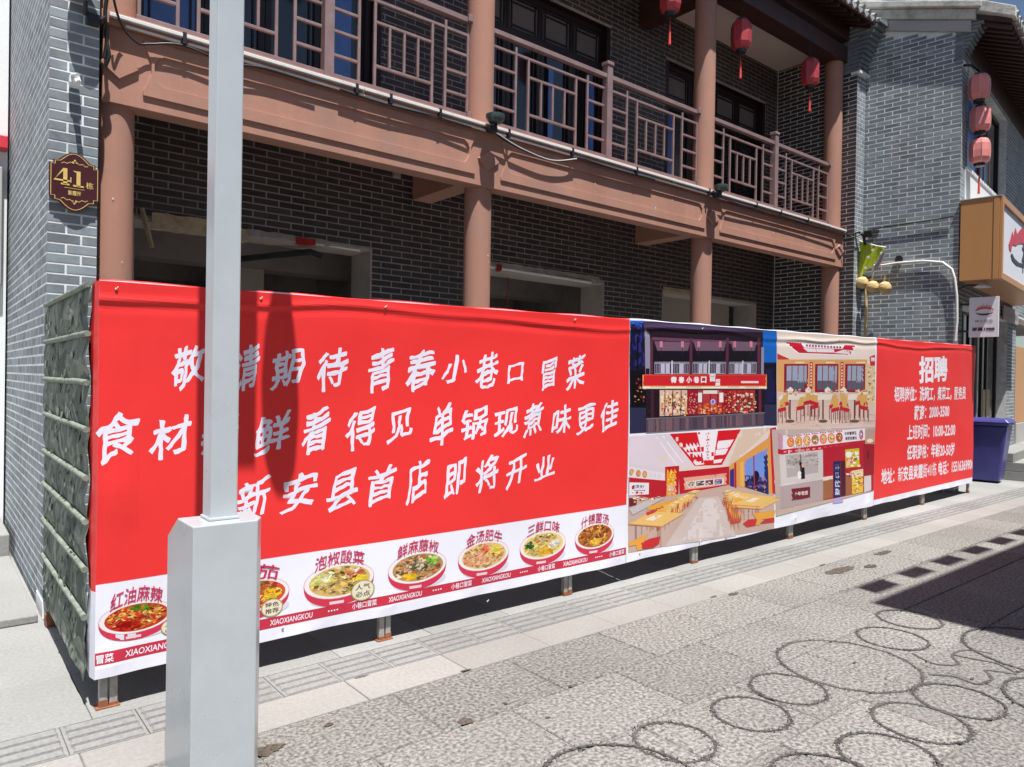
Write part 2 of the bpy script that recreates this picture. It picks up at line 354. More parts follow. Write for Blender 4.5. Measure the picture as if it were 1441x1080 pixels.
# ================================================================== SETTING: ground
def slab_mesh(lx, ly, name, mt, th=.03, bev=.003, ribs=0, rough=0):
    mb = MB(); a = lx/2; b = ly/2; c = bev
    vs_ = [(-a, -b, -th), (a, -b, -th), (a, b, -th), (-a, b, -th), (-a, -b, -c), (a, -b, -c), (a, b, -c), (-a, b, -c), (-a+c, -b+c, 0), (a-c, -b+c, 0), (a-c, b-c, 0), (-a+c, b-c, 0)]
    mb.add(vs_, [(0, 1, 5, 4), (1, 2, 6, 5), (2, 3, 7, 6), (3, 0, 4, 7), (4, 5, 9, 8), (5, 6, 10, 9), (6, 7, 11, 10), (7, 4, 8, 11), (8, 9, 10, 11)])
    for k in range(ribs):
        y = -b + ly*(k+.5)/ribs; h = .008; r = ly/ribs*.27
        mb.add([(-a+.015, y-r, 0), (a-.015, y-r, 0), (a-.022, y-r*.5, h), (-a+.022, y-r*.5, h), (-a+.015, y+r, 0), (a-.015, y+r, 0), (a-.022, y+r*.5, h), (-a+.022, y+r*.5, h)],
               [(0, 1, 2, 3), (3, 2, 6, 7), (7, 6, 5, 4), (1, 5, 6, 2), (0, 3, 7, 4)])
    nf = len(mb.f)
    for k in range(ribs):
        y = -b + ly*(k+.5)/ribs; r = ly/ribs*.27; mb.quad((-a+.012, y+r, .0006), (a-.012, y+r, .0006), (a-.012, y+r*1.9, .0006), (-a+.012, y+r*1.9, .0006)); mb.quad((-a+.012, y-r*1.7, .0006), (a-.012, y-r*1.7, .0006), (a-.012, y-r, .0006), (-a+.012, y-r, .0006))
    me = mb.mesh(name); me.materials.append(mt)
    if ribs: me.materials.append(M['groove']); me.polygons.foreach_set('material_index', [0]*nf+[1]*(len(mb.f)-nf))
    return me
ground = tag(MB().quad((-300, -300, -.035), (300, -300, -.035), (300, 300, -.035), (-300, 300, -.035)).build('ground', M['pavem'], fix=False), kind='structure')
street = tag(MB().quad((-40, -60, -.008), (60, -60, -.008), (60, 3.1, -.008), (-40, 3.1, -.008)).build('street', M['joint'], fix=False), kind='structure')
pave = tag(MB().quad((-40, 3.1, -.008), (60, 3.1, -.008), (60, 12, -.008), (-40, 12, -.008)).build('pavement', M['joint'], fix=False), kind='structure')
def field(me_fn, x0, x1, nx, pitchx, y, name, parent, off=0, jz=.001):
    for i in range(nx):
        x = x0+off+(i+.5)*pitchx
        R = Matrix.Rotation(random.uniform(-.0015, .0015), 4, 'X') @ Matrix.Rotation(random.uniform(-.0015, .0015), 4, 'Y')
        put(name, me_fn, parent, M=Matrix.Translation((x, y, random.uniform(-jz, 0))) @ R)
PX, PY = .72, .48
me = slab_mesh(PX-.009, PY-.009, 'granite_slab', M['slab'], bev=.005)
for r in range(7):
    y = 3.1 - (r+.5)*PY
    field(me, 0.0 if r % 2 else -.36, 0, 22 if r < 5 else 12, PX, y, 'granite_slab', street, jz=.001)
# slabs farther off: joined
far = MB()
for r in range(-1, 40):
    y = 3.1-(r+.5)*PY if r >= 0 else None
    if y is None: continue
    for i in range(-14, 60):
        x = (0.0 if r % 2 else -.36) + (i+.5)*PX
        near = r < 7 and 0 <= i < (22 if r < 5 else 12)
        if not near: far.box(x-PX/2+.0035, x+PX/2-.0035, y-PY/2+.0035, y+PY/2-.0035, -.03, 0)
far.build('granite_slabs', M['slab'], street, kind='stuff', fix=False)
me = slab_mesh(.585-.004, .272-.004, 'kerb_stone', M['kerbm'], bev=.004)
field(me, -.655, 0, 26, .585, 3.237, 'kerb_stone', pave)
me = slab_mesh(.2975-.003, .29-.003, 'tactile_tile', M['tactm'], bev=.002, ribs=4)
field(me, -.41, 0, 56, .2975, 3.52, 'tactile_tile', pave, jz=.0006)
me = slab_mesh(.6-.004, .6-.004, 'paving_tile', M['pavem'], bev=.002)
for r in range(3):
    field(me, -1.79 if r else -1.79, 0, 32, .6, 3.668+.3+.6*r, 'paving_tile', pave, jz=.0008)
fp = MB()
for r in range(3, 6):
    for i in range(34): fp.box(-1.79+.6*i+.002, -1.79+.6*(i+1)-.002, 3.668+.6*r+.002, 3.668+.6*(r+1)-.002, -.03, 0)
for i in range(60):
    fp.box(15.2+.6*i, 15.2+.6*i+.596, 3.1, 3.37, -.03, 0)
fp.build('paving_tiles', M['pavem'], pave, kind='stuff', fix=False)
# dark pebble rings set into the street
def ring(cx, cy, r, wd, a0=0, a1=2*math.pi, seed=0, n=72, ell=1):
    rnd = random.Random(seed); mb = MB(); ring_ = []
    for i in range(n+1):
        a = a0+(a1-a0)*i/n
        if a1-a0 > 6.2 and i == n: a = a0
        jr = noise.noise(Vector((math.cos(a)*3+seed, math.sin(a)*3, 0)))*.007 + (noise.noise(Vector((math.cos(a)*14+seed, math.sin(a)*14, 3)))*.003)
        wj = wd*(.55+.8*abs(noise.noise(Vector((math.cos(a)*9, math.sin(a)*9, seed+5.)))) + .35*abs(noise.noise(Vector((math.cos(a)*40, math.sin(a)*40, seed+9.))))+.35*rnd.random())
        ring_.append(((cx+(r+jr-wj)*math.cos(a), cy+(r+jr-wj)*math.sin(a)*ell), (cx+(r+jr+wj)*math.cos(a), cy+(r+jr+wj)*math.sin(a)*ell)))
    for (i0, o0), (i1, o1) in zip(ring_[:-1], ring_[1:]):
        zz = .0012+.0003*(seed/3); mb.quad((*i0, zz), (*o0, zz), (*o1, zz), (*i1, zz))
    for q in range(int(520*r/.19)):
        a = rnd.uniform(a0, a1); jr = noise.noise(Vector((math.cos(a)*3+seed, math.sin(a)*3, 0)))*.007
        rr = r+jr+rnd.gauss(0, .0085); x = cx+rr*math.cos(a); y = cy+rr*math.sin(a)*ell; z = .0016+.0003*(seed/3)+rnd.random()*.0008; g_ = rnd.uniform(.002, .0052); t0 = rnd.uniform(0, 6)
        mb.add([(x+g_*math.cos(t0+b*1.2566)*rnd.uniform(.6, 1.3), y+g_*math.sin(t0+b*1.2566)*rnd.uniform(.6, 1.3), z) for b in range(5)], [(0, 1, 2, 3, 4)])
    o = mb.build('pebble_ring', M['ringm'], street, fix=False)
    return o
for k, (x, y, r) in enumerate([(3.99, 1.91, .365), (3.43, 1.94, .184), (3.03, 1.90, .175), (2.53, 1.95, .171), (3.15, 1.33, .191), (3.58, 1.37, .2), (3.98, 1.35, .196),
                               (4.62, 1.94, .195), (5.09, 2.03, .19), (2.08, 1.84, .33), (2.74, 1.36, .235), (4.42, .98, .3), (5.12, 1.28, .42), (3.25, .72, .3)]):
    ring(x, y, r, .0062, seed=k*3)
# scribbled pebble lines between the rings
def wiggle(pts, wd, seed):
    mb = MB(); P_ = []; zz = .00143+.00013*seed
    for (a, b) in zip(pts[:-1], pts[1:]):
        for t in range(6): P_.append(Vector((a[0]+(b[0]-a[0])*t/6, a[1]+(b[1]-a[1])*t/6, 0)))
    P_.append(Vector((*pts[-1], 0)))
    for _ in range(3): P_ = [P_[0]]+[(P_[i-1]+P_[i]*2+P_[i+1])/4 for i in range(1, len(P_)-1)]+[P_[-1]]
    P_ = [p+Vector((noise.noise(p*5+Vector((seed, 0, 0)))*.05, noise.noise(p*5+Vector((0, seed, 7)))*.05, 0)) for p in P_]
    for i, (a, b) in enumerate(zip(P_[:-1], P_[1:])):
        d = (b-a).normalized(); n_ = Vector((-d.y, d.x, 0)); w0 = wd*(.6+.8*abs(noise.noise(a*30))); w1 = wd*(.6+.8*abs(noise.noise(b*30)))
        mb.quad(a-n_*w0+Vector((0, 0, zz)), a+n_*w0+Vector((0, 0, zz)), b+n_*w1+Vector((0, 0, zz)), b-n_*w1+Vector((0, 0, zz)))
    mb.build('pebble_line', M['ringm'], street, fix=False)
wiggle([(4.45, 1.75), (4.38, 1.6), (4.52, 1.52), (4.62, 1.62), (4.78, 1.58), (4.83, 1.45)], .012, 1)
wiggle([(4.2, 1.58), (4.3, 1.48), (4.28, 1.36), (4.42, 1.32), (4.5, 1.42), (4.6, 1.3)], .012, 4)
wiggle([(4.64, 1.3), (4.75, 1.24), (4.72, 1.12), (4.88, 1.08), (4.95, .95)], .012, 8)
wiggle([(4.62, 1.6), (4.7, 1.42), (4.6, 1.28)], .01, 12)
def blot(cx, cy, rx, ry, seed, m='stain', z=.003, nm='stain'):
    mb = MB(); n = 26; r = random.Random(seed); pts = []
    for i in range(n):
        a = 2*math.pi*i/n; k = .65+.55*abs(noise.noise(Vector((math.cos(a)*2, math.sin(a)*2, seed*1.7))))+r.uniform(-.12, .12)
        pts.append((cx+rx*k*math.cos(a), cy+ry*k*math.sin(a), z))
    mb.add([(cx, cy, z)]+pts, [(0, 1+i, 1+(i+1) % n) for i in range(n)]); mb.build(nm, M[m], street, fix=False)
for q in ((5.95, 2.92, .26, .075, 1), (6.3, 2.83, .1, .05, 2), (6.9, 2.99, .2, .05, 3), (1.92, 2.64, .05, .04, 4), (1.12, 2.93, .09, .05, 5), (4.62, 3.06, .07, .03, 6), (1.42, 2.98, .03, .02, 7)): blot(*q)

# ================================================================== MAIN BUILDING (number 41)
X0, X1 = .60, 11.40; FT = .285; YF = 5.337; YW = 6.68
IN0, IN1 = X0+FT, 11.11
B = empty('brick_building', (6, YW, 0), 'two storey grey brick shop building with brown balcony behind the red hoarding', 'building')
def part(mb, name, m, bev=0, smooth=False, parent=None, fix=True): return mb.build(name, M[m], parent or B, bev=bev, smooth=smooth, fix=fix)
COLX = [1.02, 4.155, 7.70, 11.0]; COLY = 5.655
# side walls (end at the balcony front), upper parts corbel forward
wl = MB().box(X0+.008, X0+FT-.008, YF+.008, 11, -.02, 7.2); lw = part(wl, 'side_wall', 'mortar')
wr = MB().box(IN1+.008, X1-.008, YF+.008, 11, -.02, 7.2); rw = part(wr, 'side_wall', 'mortar')
lbase = part(MB().box(X0+.002, X0+FT+.004, YF-.004, YF+.3, 0, .11), 'wall_base', 'white')
# back wall with openings
LOW = [(1.35, 3.58, -1, 2.86), (4.85, 7.01, -1, 2.84), (8.2, 10.6, -1, 2.85)]
UPW = [(1.30, 3.65, 3.9, 6.22), (4.75, 7.06, 3.9, 6.22), (8.2, 10.77, 3.9, 6.15)]
bw = MB()
def wall_holes(mb, x0, x1, z0, z1, y0, y1, holes):
    xs = sorted({x0, x1, *[h[0] for h in holes], *[h[1] for h in holes]})
    for a, b in zip(xs[:-1], xs[1:]):
        hs = [h for h in holes if h[0] <= a+1e-6 and h[1] >= b-1e-6]
        z = z0
        for h in sorted(hs, key=lambda q: q[2]):
            if h[2] > z: mb.box(a, b, y0, y1, z, h[2])
            z = max(z, h[3])
        if z < z1: mb.box(a, b, y0, y1, z, z1)
wall_holes(bw, IN0-.1, IN1+.1, -.02, 7.2, YW+.008, YW+.25, LOW+UPW)
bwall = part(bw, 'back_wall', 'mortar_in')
walls = []; mI = []; mB_ = []; par = []
def addwall(wl_, mi, mb_, p): walls.append(wl_); mI.append(M[mi]); mB_.append(M[mb_]); par.append(p)
w1 = BrickWall((0, YF+.008, 0), (1, 0, 0), (0, -1, 0)); w1.fill(X0, X0+FT, .11, 6.3, splits=[[.107], [.19]], zbase=.0); addwall(w1, 'brick', 'brick_b', lw)
w2 = BrickWall((X0+.008, 0, 0), (0, 1, 0), (-1, 0, 0)); w2.fill(YF, 10.5, .0, 7.1, pitch=.24, phase=.1, dfun=lambda z: -.0017); addwall(w2, 'brick', 'brick_b', lw)
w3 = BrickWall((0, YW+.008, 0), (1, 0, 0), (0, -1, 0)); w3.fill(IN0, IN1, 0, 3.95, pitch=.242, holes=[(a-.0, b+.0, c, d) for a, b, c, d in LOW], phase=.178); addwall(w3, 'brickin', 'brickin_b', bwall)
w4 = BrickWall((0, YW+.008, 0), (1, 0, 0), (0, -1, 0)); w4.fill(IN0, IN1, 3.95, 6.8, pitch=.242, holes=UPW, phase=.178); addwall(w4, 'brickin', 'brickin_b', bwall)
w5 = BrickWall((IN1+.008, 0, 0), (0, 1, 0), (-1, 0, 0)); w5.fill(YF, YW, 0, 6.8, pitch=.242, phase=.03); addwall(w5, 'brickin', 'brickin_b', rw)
w6 = BrickWall((0, YF+.008, 0), (1, 0, 0), (0, -1, 0)); w6.fill(IN1, X1, 0, 6.32, splits=[[.107], [.19]]); addwall(w6, 'brick', 'brick_b', rw)
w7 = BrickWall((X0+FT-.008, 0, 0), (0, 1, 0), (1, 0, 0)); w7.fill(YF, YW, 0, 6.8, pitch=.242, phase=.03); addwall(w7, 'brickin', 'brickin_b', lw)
def corbel(x0, x1, pr):
    mb = MB()
    part(MB().box(x0-.01, x1+.02, YF-.045, YF+.1, 6.325, 6.365), 'ledge', 'white')
    for k in range(11):
        z = 6.37+k*.0638; yf = YF-.02-.30*(k/10)**1.5
        mb.box(x0, x1, yf, YF+.3, z, z+HC-GAP)
    part(mb, 'corbelled_brickwork', 'brick', bev=.003)
    part(MB().box(x0+.01, x1-.01, YF-.2, YF+.3, 6.9, 7.06), 'corbel_cap', 'render', bev=.01)
corbel(IN1, X1, rw); corbel(X0, X0+FT, lw)
# columns, beam, slab
for x in COLX:
    part(MB().lathe([(.131, 0), (.131, 3.40)], (x, COLY, 0), 40), 'column', 'brown', smooth=True).data
    part(MB().lathe([(.133, 3.95), (.133, 6.60)], (x, COLY, 0), 40), 'column', 'brown', smooth=True)
    part(MB().lathe([(.19, 0), (.20, .05), (.19, .14), (.15, .17)], (x, COLY, 0), 32), 'column_base', 'concrete', smooth=True)
for o in B.children:
    if o.name.startswith('column'):
        for p_ in o.data.polygons: p_.use_smooth = len(p_.vertices) == 4
BX0, BX1 = .925, 11.09
part(MB().box(BX0, BX1, 5.5, 5.66, 3.36, 3.868), 'balcony_beam', 'brown', bev=.004)
part(MB().box(.90, 11.10, 5.465, 6.67, 3.87, 3.955), 'balcony_floor', 'brown', bev=.004)
part(MB().box(.90, 11.10, 5.67, 6.67, 3.70, 3.866), 'floor_soffit', 'brown')
for x in COLX[1:3]: part(MB().box(x-.115, x+.115, 5.665, 6.672, 3.43, 3.698), 'cross_beam', 'brown', bev=.004)
def diamond(x):
    mb = MB(); a = .127; b = .096; z = 3.613; y0, y1 = 5.502, 5.476; c = .008
    P0 = [(x-a, z), (x, z-b), (x+a, z), (x, z+b)]
    P1 = [(x-a+c*1.3, z), (x, z-b+c), (x+a-c*1.3, z), (x, z+b-c)]
    mb.add([(p[0], y0, p[1]) for p in P0]+[(p[0], y1, p[1]) for p in P1], [(4, 5, 6, 7)]+[(i, (i+1) % 4, 4+(i+1) % 4, 4+i) for i in range(4)])
    part(mb, 'diamond_moulding', 'brown')
for x in COLX[:3]: diamond(x)
diamond(10.96)
def frame_band(xa, xb):
    """raised band framing a sunk panel on the beam, ends pinched in"""
    y0, y1 = 5.503, 5.484; za, zb = 3.452, 3.835; t = .088; e = .07
    out = [(xa, za), (xb, za), (xb+.0, za+.03), (xb-.05, (za+zb)/2-.03), (xb-.05, (za+zb)/2+.05), (xb, zb-.03), (xb, zb), (xa, zb), (xa, zb-.03), (xa+.05, (za+zb)/2+.05), (xa+.05, (za+zb)/2-.03), (xa, za+.03)]
    inn = [(xa+.13, za+t), (xb-.13, za+t), (xb-.10, za+t+.02), (xb-.07, (za+zb)/2-.02), (xb-.07, (za+zb)/2+.04), (xb-.1, zb-t-.02), (xb-.13, zb-t), (xa+.13, zb-t), (xa+.1, zb-t-.02), (xa+.07, (za+zb)/2+.04), (xa+.07, (za+zb)/2-.02), (xa+.10, za+t+.02)]
    n = 12; c = .005
    vs_ = [(p[0], y0, p[1]) for p in out]+[(p[0], y1, p[1]) for p in out]+[(p[0], y1, p[1]) for p in inn]+[(p[0], y0, p[1]) for p in inn]
    fs = []
    for k in range(3): fs += [(k*n+i, k*n+(i+1) % n, (k+1)*n+(i+1) % n, (k+1)*n+i) for i in range(n)]
    part(MB().add(vs_, fs), 'panel_moulding', 'brown', bev=.003)
for a, b in zip(COLX[:-1], COLX[1:]): frame_band(a+.15, b-.16)
# lower rooms, dark behind the openings
rm = MB(); rm.box(1.0, 10.95, 10.4, 10.5, 0, 3.1)
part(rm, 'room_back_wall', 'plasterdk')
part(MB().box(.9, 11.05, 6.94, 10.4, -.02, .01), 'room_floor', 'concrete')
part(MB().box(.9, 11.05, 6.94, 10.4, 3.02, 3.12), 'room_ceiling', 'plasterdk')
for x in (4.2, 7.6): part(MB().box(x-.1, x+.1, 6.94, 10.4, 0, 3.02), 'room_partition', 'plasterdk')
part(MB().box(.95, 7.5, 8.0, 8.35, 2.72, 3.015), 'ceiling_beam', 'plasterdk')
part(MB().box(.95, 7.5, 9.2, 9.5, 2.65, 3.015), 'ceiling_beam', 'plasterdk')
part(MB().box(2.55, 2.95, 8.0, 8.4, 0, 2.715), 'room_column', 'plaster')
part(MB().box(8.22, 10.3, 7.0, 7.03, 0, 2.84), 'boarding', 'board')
for h in LOW:                                     # plastered reveals of the openings
    a, b, _, z = h
    part(MB().box(b-.022, b-.003, YW+.0, YW+.42, 0, z-.003), 'plaster_reveal', 'plaster')
    part(MB().box(a+.003, a+.022, YW+.0, YW+.42, 0, z-.003), 'plaster_reveal', 'plaster')
    part(MB().box(a+.024, b-.024, YW+.01, YW+.42, z-.03, z-.004), 'lintel_soffit', 'plaster')
# torn plaster and trim left along the heads
def rag(x0, x1, z, name, m, amp=.04, th=.012, y=YW-.012, seed=0, thick=.06):
    mb = MB(); r = random.Random(seed); n = max(3, int((x1-x0)/.06)); t = []; b = []
    for i in range(n+1):
        x = x0+(x1-x0)*i/n; t.append(z+r.uniform(0, amp*.4)); b.append(z-thick-r.uniform(0, amp))
    for i in range(n):
        xa = x0+(x1-x0)*i/n; xb = x0+(x1-x0)*(i+1)/n; yy = [y+r.uniform(-.01, .0) for _ in range(2)]
        mb.quad((xa, yy[0], b[i]), (xb, yy[0], b[i+1]), (xb, y, t[i+1]), (xa, y, t[i])); mb.quad((xa, YW+.03, b[i]), (xb, YW+.03, b[i+1]), (xb, yy[0], b[i+1]), (xa, yy[0], b[i]))
    part(mb, name, m)
M['rag'] = mat('torn_tan_sheet', (.50, .40, .26), .8, var=.3, scale=12, bump=.4, bscale=20, bdist=.02, dirt=(.25, .2, .13), dirt_amt=.6, dscale=7)
rag(1.5, 1.95, 2.90, 'torn_lining', 'rag', .03, thick=.12, seed=3)
rag(2.0, 2.3, 2.86, 'torn_lining', 'rag', .03, thick=.1, seed=4)
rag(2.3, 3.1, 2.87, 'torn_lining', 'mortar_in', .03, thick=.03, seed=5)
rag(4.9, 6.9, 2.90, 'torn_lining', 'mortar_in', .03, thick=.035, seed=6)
rag(8.2, 8.9, 2.90, 'torn_lining', 'rag', .02, thick=.05, seed=7)
part(MB().tube([(1.42, YW-.02, 2.92), (1.5, YW-.03, 2.6)], .02, 4), 'hanging_strip', 'rag')
part(MB().tube([(2.9, YW+.03, 2.845), (3.45, YW+.03, 2.83)], .016, 8), 'curtain_pole', 'conduit')
part(MB().tube([(4.85, YW+.0, 2.845), (6.75, YW+.0, 2.82)], .018, 8), 'curtain_pole', 'conduit')
part(MB().tube([(2.3, 7.3, 2.66), (3.0, YW+.2, 2.78), (3.1, YW+.15, 2.74)], .03, 6), 'black_duct', 'black')
M['ragred'] = mat('red_rag', (.35, .02, .02), .8)
rag(2.75, 2.95, 2.86, 'red_rag', 'ragred', .02, thick=.05, y=YW-.03, seed=9)
rag(5.17, 5.25, 2.87, 'red_rag', 'ragred', .03, thick=.05, y=YW-.03, seed=10)
part(MB().tube([(5.05, 7.0, 0), (5.05, 7.0, 2.8)], .012, 6), 'thin_post', 'conduit')
part(MB().tube([(5.62, 7.0, 0), (5.62, 7.0, 2.8)], .008, 6), 'thin_post', 'ragred')
part(MB().box(3.80, 3.885, YW-.03, YW+.004, 3.63, 3.73), 'junction_box', 'board', bev=.004)   # pale box up on the wall
# upper doors
def door_set(x0, x1, z1, blue, nl=4):
    f = MB(); y = YW+.12; z0 = 3.96; zt = z1-.50
    part(MB().box(x0, x1, YW+.02, YW+.22, z1-.002, z1+.055), 'door_head', 'darkframe')
    for a in (x0+.005, x1-.075): part(MB().box(a, a+.07, YW+.01, y+.08, z0, z1-.004), 'door_jamb', 'darkframe', bev=.003)
    part(MB().box(x0+.08, x1-.08, y-.03, y+.05, z1-.075, z1-.006), 'top_rail', 'darkframe')
    part(MB().box(x0+.08, x1-.08, y-.035, y+.05, zt-.06, zt), 'transom_rail', 'darkframe')
    wd = (x1-x0-.16)/nl
    for k in range(nl):
        a = x0+.08+k*wd; b = a+wd
        # transom window: frame, inner lattice frame, pane
        fr = part(MB().box(a+.004, a+.04, y-.02, y+.03, zt+.004, z1-.08).box(b-.04, b-.004, y-.02, y+.03, zt+.004, z1-.08)
                  .box(a+.04, b-.04, y-.02, y+.03, zt+.004, zt+.035).box(a+.04, b-.04, y-.02, y+.03, z1-.11, z1-.08)
                  .box(a+.075, a+.09, y-.012, y+.02, zt+.035, z1-.11).box(b-.09, b-.075, y-.012, y+.02, zt+.035, z1-.11)
                  .box(a+.09, b-.09, y-.012, y+.02, zt+.07, zt+.085).box(a+.09, b-.09, y-.012, y+.02, z1-.16, z1-.145), 'transom_frame', 'darkframe')
        MB().box(a+.04, b-.04, y+.005, y+.011, zt+.035, z1-.11).build('pane', M['transom'], fr)
        lf = part(MB().box(a+.004, a+.06, y-.025, y+.035, z0+.02, zt-.065).box(b-.06, b-.004, y-.025, y+.035, z0+.02, zt-.065)
                  .box(a+.06, b-.06, y-.025, y+.035, z0+.02, z0+.45).box(a+.06, b-.06, y-.025, y+.035, zt-.13, zt-.065)
                  .box(a+.10, a+.115, y-.015, y+.02, z0+.45, zt-.13).box(b-.115, b-.10, y-.015, y+.02, z0+.45, zt-.13), 'door_leaf', 'darkframe')
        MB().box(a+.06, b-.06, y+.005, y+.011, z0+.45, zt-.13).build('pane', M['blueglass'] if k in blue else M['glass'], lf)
M['transom'] = mat('frosted_transom', (.16, .145, .14), .5, var=.15, scale=3, bump=0)
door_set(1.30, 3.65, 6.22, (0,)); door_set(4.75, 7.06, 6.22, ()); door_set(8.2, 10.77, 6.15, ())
for a, b in ((3.06, 3.34), (5.07, 5.15), (6.02, 6.10), (6.72, 6.82), (8.29, 8.44)): part(MB().box(a, b, YW+.07, YW+.085, 4.4, 5.45), 'blue_strip', 'blueglass')  # narrow bright blue strips set in front of the door leaves
# balcony ceiling, eave beams
part(MB().box(IN0-.1, IN1+.1, 5.63, 6.95, 6.781, 6.86), 'balcony_ceiling', 'ceil')
part(MB().box(.90, 11.105, 5.50, 5.78, 6.54, 6.779), 'eave_beam', 'darkwood', bev=.006)
part(MB().box(.90, 11.105, 5.47, 5.62, 6.865, 7.1), 'eave_plate', 'darkwood', bev=.006)
for x in COLX[:3]: part(MB().box(x-.11, x+.11, 5.785, 6.675, 6.42, 6.775), 'tie_beam', 'darkwood', bev=.006)
# roof
EY, EZ = 5.10, 6.99; SL = .42
def roof_z(y): return EZ+(y-EY)*SL
rb = MB().prism([(EY+.03, roof_z(EY+.03)+.02), (9.2, roof_z(9.2)+.02), (9.2, roof_z(9.2)+.08), (EY+.03, roof_z(EY+.03)+.08)], lambda a, b, d: (d, a, b), X0-.1, X1+.12)
roof = part(rb, 'roof', 'darkwood')
part(MB().prism([(9.2, roof_z(9.2)+.02), (13, roof_z(5.4)), (13, roof_z(5.4)+.06), (9.2, roof_z(9.2)+.08)], lambda a, b, d: (d, a, b), X0-.1, X1+.12), 'rear_roof', 'tile')
for k in range(54):
    x = X0+.05+k*.205
    MB().prism([(EY+.05, roof_z(EY)-.045), (5.9, roof_z(5.9)-.06), (5.9, roof_z(5.9)+.015), (EY+.05, roof_z(EY)+.015)], lambda a, b, d: (d, a, b), x, x+.07).build('rafter', M['darkwood'], roof)
tm = MB()
for yy in range(1):
    tm.tube([(0, EY-.03, roof_z(EY-.03)+.10), (0, 9.2, roof_z(9.2)+.10)], .052, 10)
tube_me = tm.mesh('roof_tile_row'); tube_me.materials.append(M['tile'])
em = MB().prism([(-.07, 0), (.07, 0), (.06, -.03), (0, -.085), (-.06, -.03)], lambda a, b, d: (a, d, b), -.012, .012); drip_me = em.mesh('drip_tile'); drip_me.materials.append(M['tile'])
for k in range(60):
    x = X0-.06+k*.188
    put('tile_row', tube_me, roof, M=Matrix.Translation((x, 0, random.uniform(-.006, .006))))
    put('drip_tile', drip_me, roof, M=Matrix.Translation((x+.094, EY-.02, roof_z(EY)+.075)))
part(MB().prism([(EY-.01, roof_z(EY)+.0), (EY+.03, roof_z(EY)+.0), (EY+.03, roof_z(EY)+.075), (EY-.01, roof_z(EY)+.075)], lambda a, b, d: (d, a, b), X0-.1, X1+.12), 'eave_board', 'darkwood')
part(MB().prism([(EY-.06, roof_z(EY)+.05), (9.2, roof_z(9.2)+.05), (9.2, roof_z(9.2)+.2), (EY-.06, roof_z(EY)+.17)], lambda a, b, d: (d, a, b), X1+.0, X1+.13), 'verge', 'render', bev=.01)
# railing
RY = 5.655
def railing():
    rl = put('railing', None, B, M=Matrix.Identity(4))
    def bar(x0, x1, z0, z1, name='rail_bar', t=.02, y=RY): return MB().box(x0, x1, y-t, y+t, z0, z1).build(name, M['rail'], rl, bev=.003)
    for a, b in zip(COLX[:-1], COLX[1:]):
        xa, xb = a+.12, b-.12; mid = (a+b)/2
        bar(xa, xb, 4.915, 4.962, 'top_rail', .03)
        bar(xa, xb, 4.00, 4.055, 'bottom_rail', .032)
        nw = bar(mid-.042, mid+.042, 3.96, 5.055, 'newel_post', .042)
        MB().box(mid-.052, mid+.052, RY-.052, RY+.052, 5.057, 5.10).build('newel_cap', M['rail'], nw, bev=.008)
        for (p, q, s) in ((xa, mid-.042, 1), (mid+.042, xb, -1)):
            W_ = q-p
            X = lambda f: (p+.03+(W_-.03)*f) if s == 1 else (q-.03-(W_-.03)*f)
            fr = [0.0, .185, .29, .715, .825]
            def ver(f, z0, z1, w_=.0125): c = X(f); bar(c-w_, c+w_, z0, z1, 'baluster', .0125)
            def hor(f0, f1, z, w_=.0125):
                c0, c1 = sorted((X(f0), X(f1))); bar(c0+.0127, c1-.0127, z-w_, z+w_, 'cross_bar', .0122)
            ver(0, 4.056, 4.914); ver(.185, 4.056, 4.87 if True else 0); ver(.29, 4.056, 4.787); ver(.715, 4.056, 4.787); ver(.825, 4.056, 4.87)
            hor(0, .185, 4.80); 
            c0, c1 = sorted((X(.185), X(.825))); bar(c0+.0127, c1-.0127, 4.7875, 4.8125, 'cross_bar', .0122)
            hor(.825, 1.0, 4.80)
            for z in (4.605, 4.42, 4.22): hor(0, .185, z); hor(.825, 1.0, z)
            hor(.29, .715, 4.616); hor(.29, .715, 4.238)
            for f in (.40, .503, .61): ver(f, 4.251, 4.603, .011)
    for x in COLX[1:]:                      # small finials where the rails meet the columns
        for z in (4.94, 4.03): MB().box(x-.175, x-.125, RY-.05, RY-.02, z-.02, z+.045).build('rail_bracket', M['rail'], rl, bev=.004)
railing()

# ================================================================== NEIGHBOUR BUILDING (set forward, turned 7.5 degrees)
NO = Vector((11.59, 4.05, 0)); NU = Vector((.9914, .1309, 0)); NV = Vector((-.1309, .9914, 0)); NZ = Vector((0, 0, 1))
def nb(u, v, z): return NO+NU*u+NV*v+NZ*z
NM = Matrix(((NU.x, NV.x, 0, NO.x), (NU.y, NV.y, 0, NO.y), (0, 0, 1, 0), (0, 0, 0, 1)))
def nbox(mb, u0, u1, v0, v1, z0, z1): return mb.box(u0, u1, v0, v1, z0, z1, NM)
D = empty('brick_building', nb(3, 2, 0), 'grey brick building with sharp gable wall, tiled eave and orange shop sign, at the right', 'building')
def dpart(mb, name, m, bev=0, parent=None, smooth=False): return mb.build(name, M[m], parent or D, bev=bev, smooth=smooth)
def gz(v): return 6.99+.33*(v+.23)          # verge top line
gp = [(.008, -.3), (9, -.3), (9, gz(9)-.42), (.008, gz(0)-.42)]
gw = dpart(MB().prism(gp, lambda a, b, d: nb(d, a, b), .008, .24), 'gable_wall', 'mortar')
FLO = [(.32, 3.9, -1, 2.75), (4.75, 9, -1, 2.9)]; FUP = [(.42, 3.43, 4.80, 6.3)]
fw = MB(); xs = None
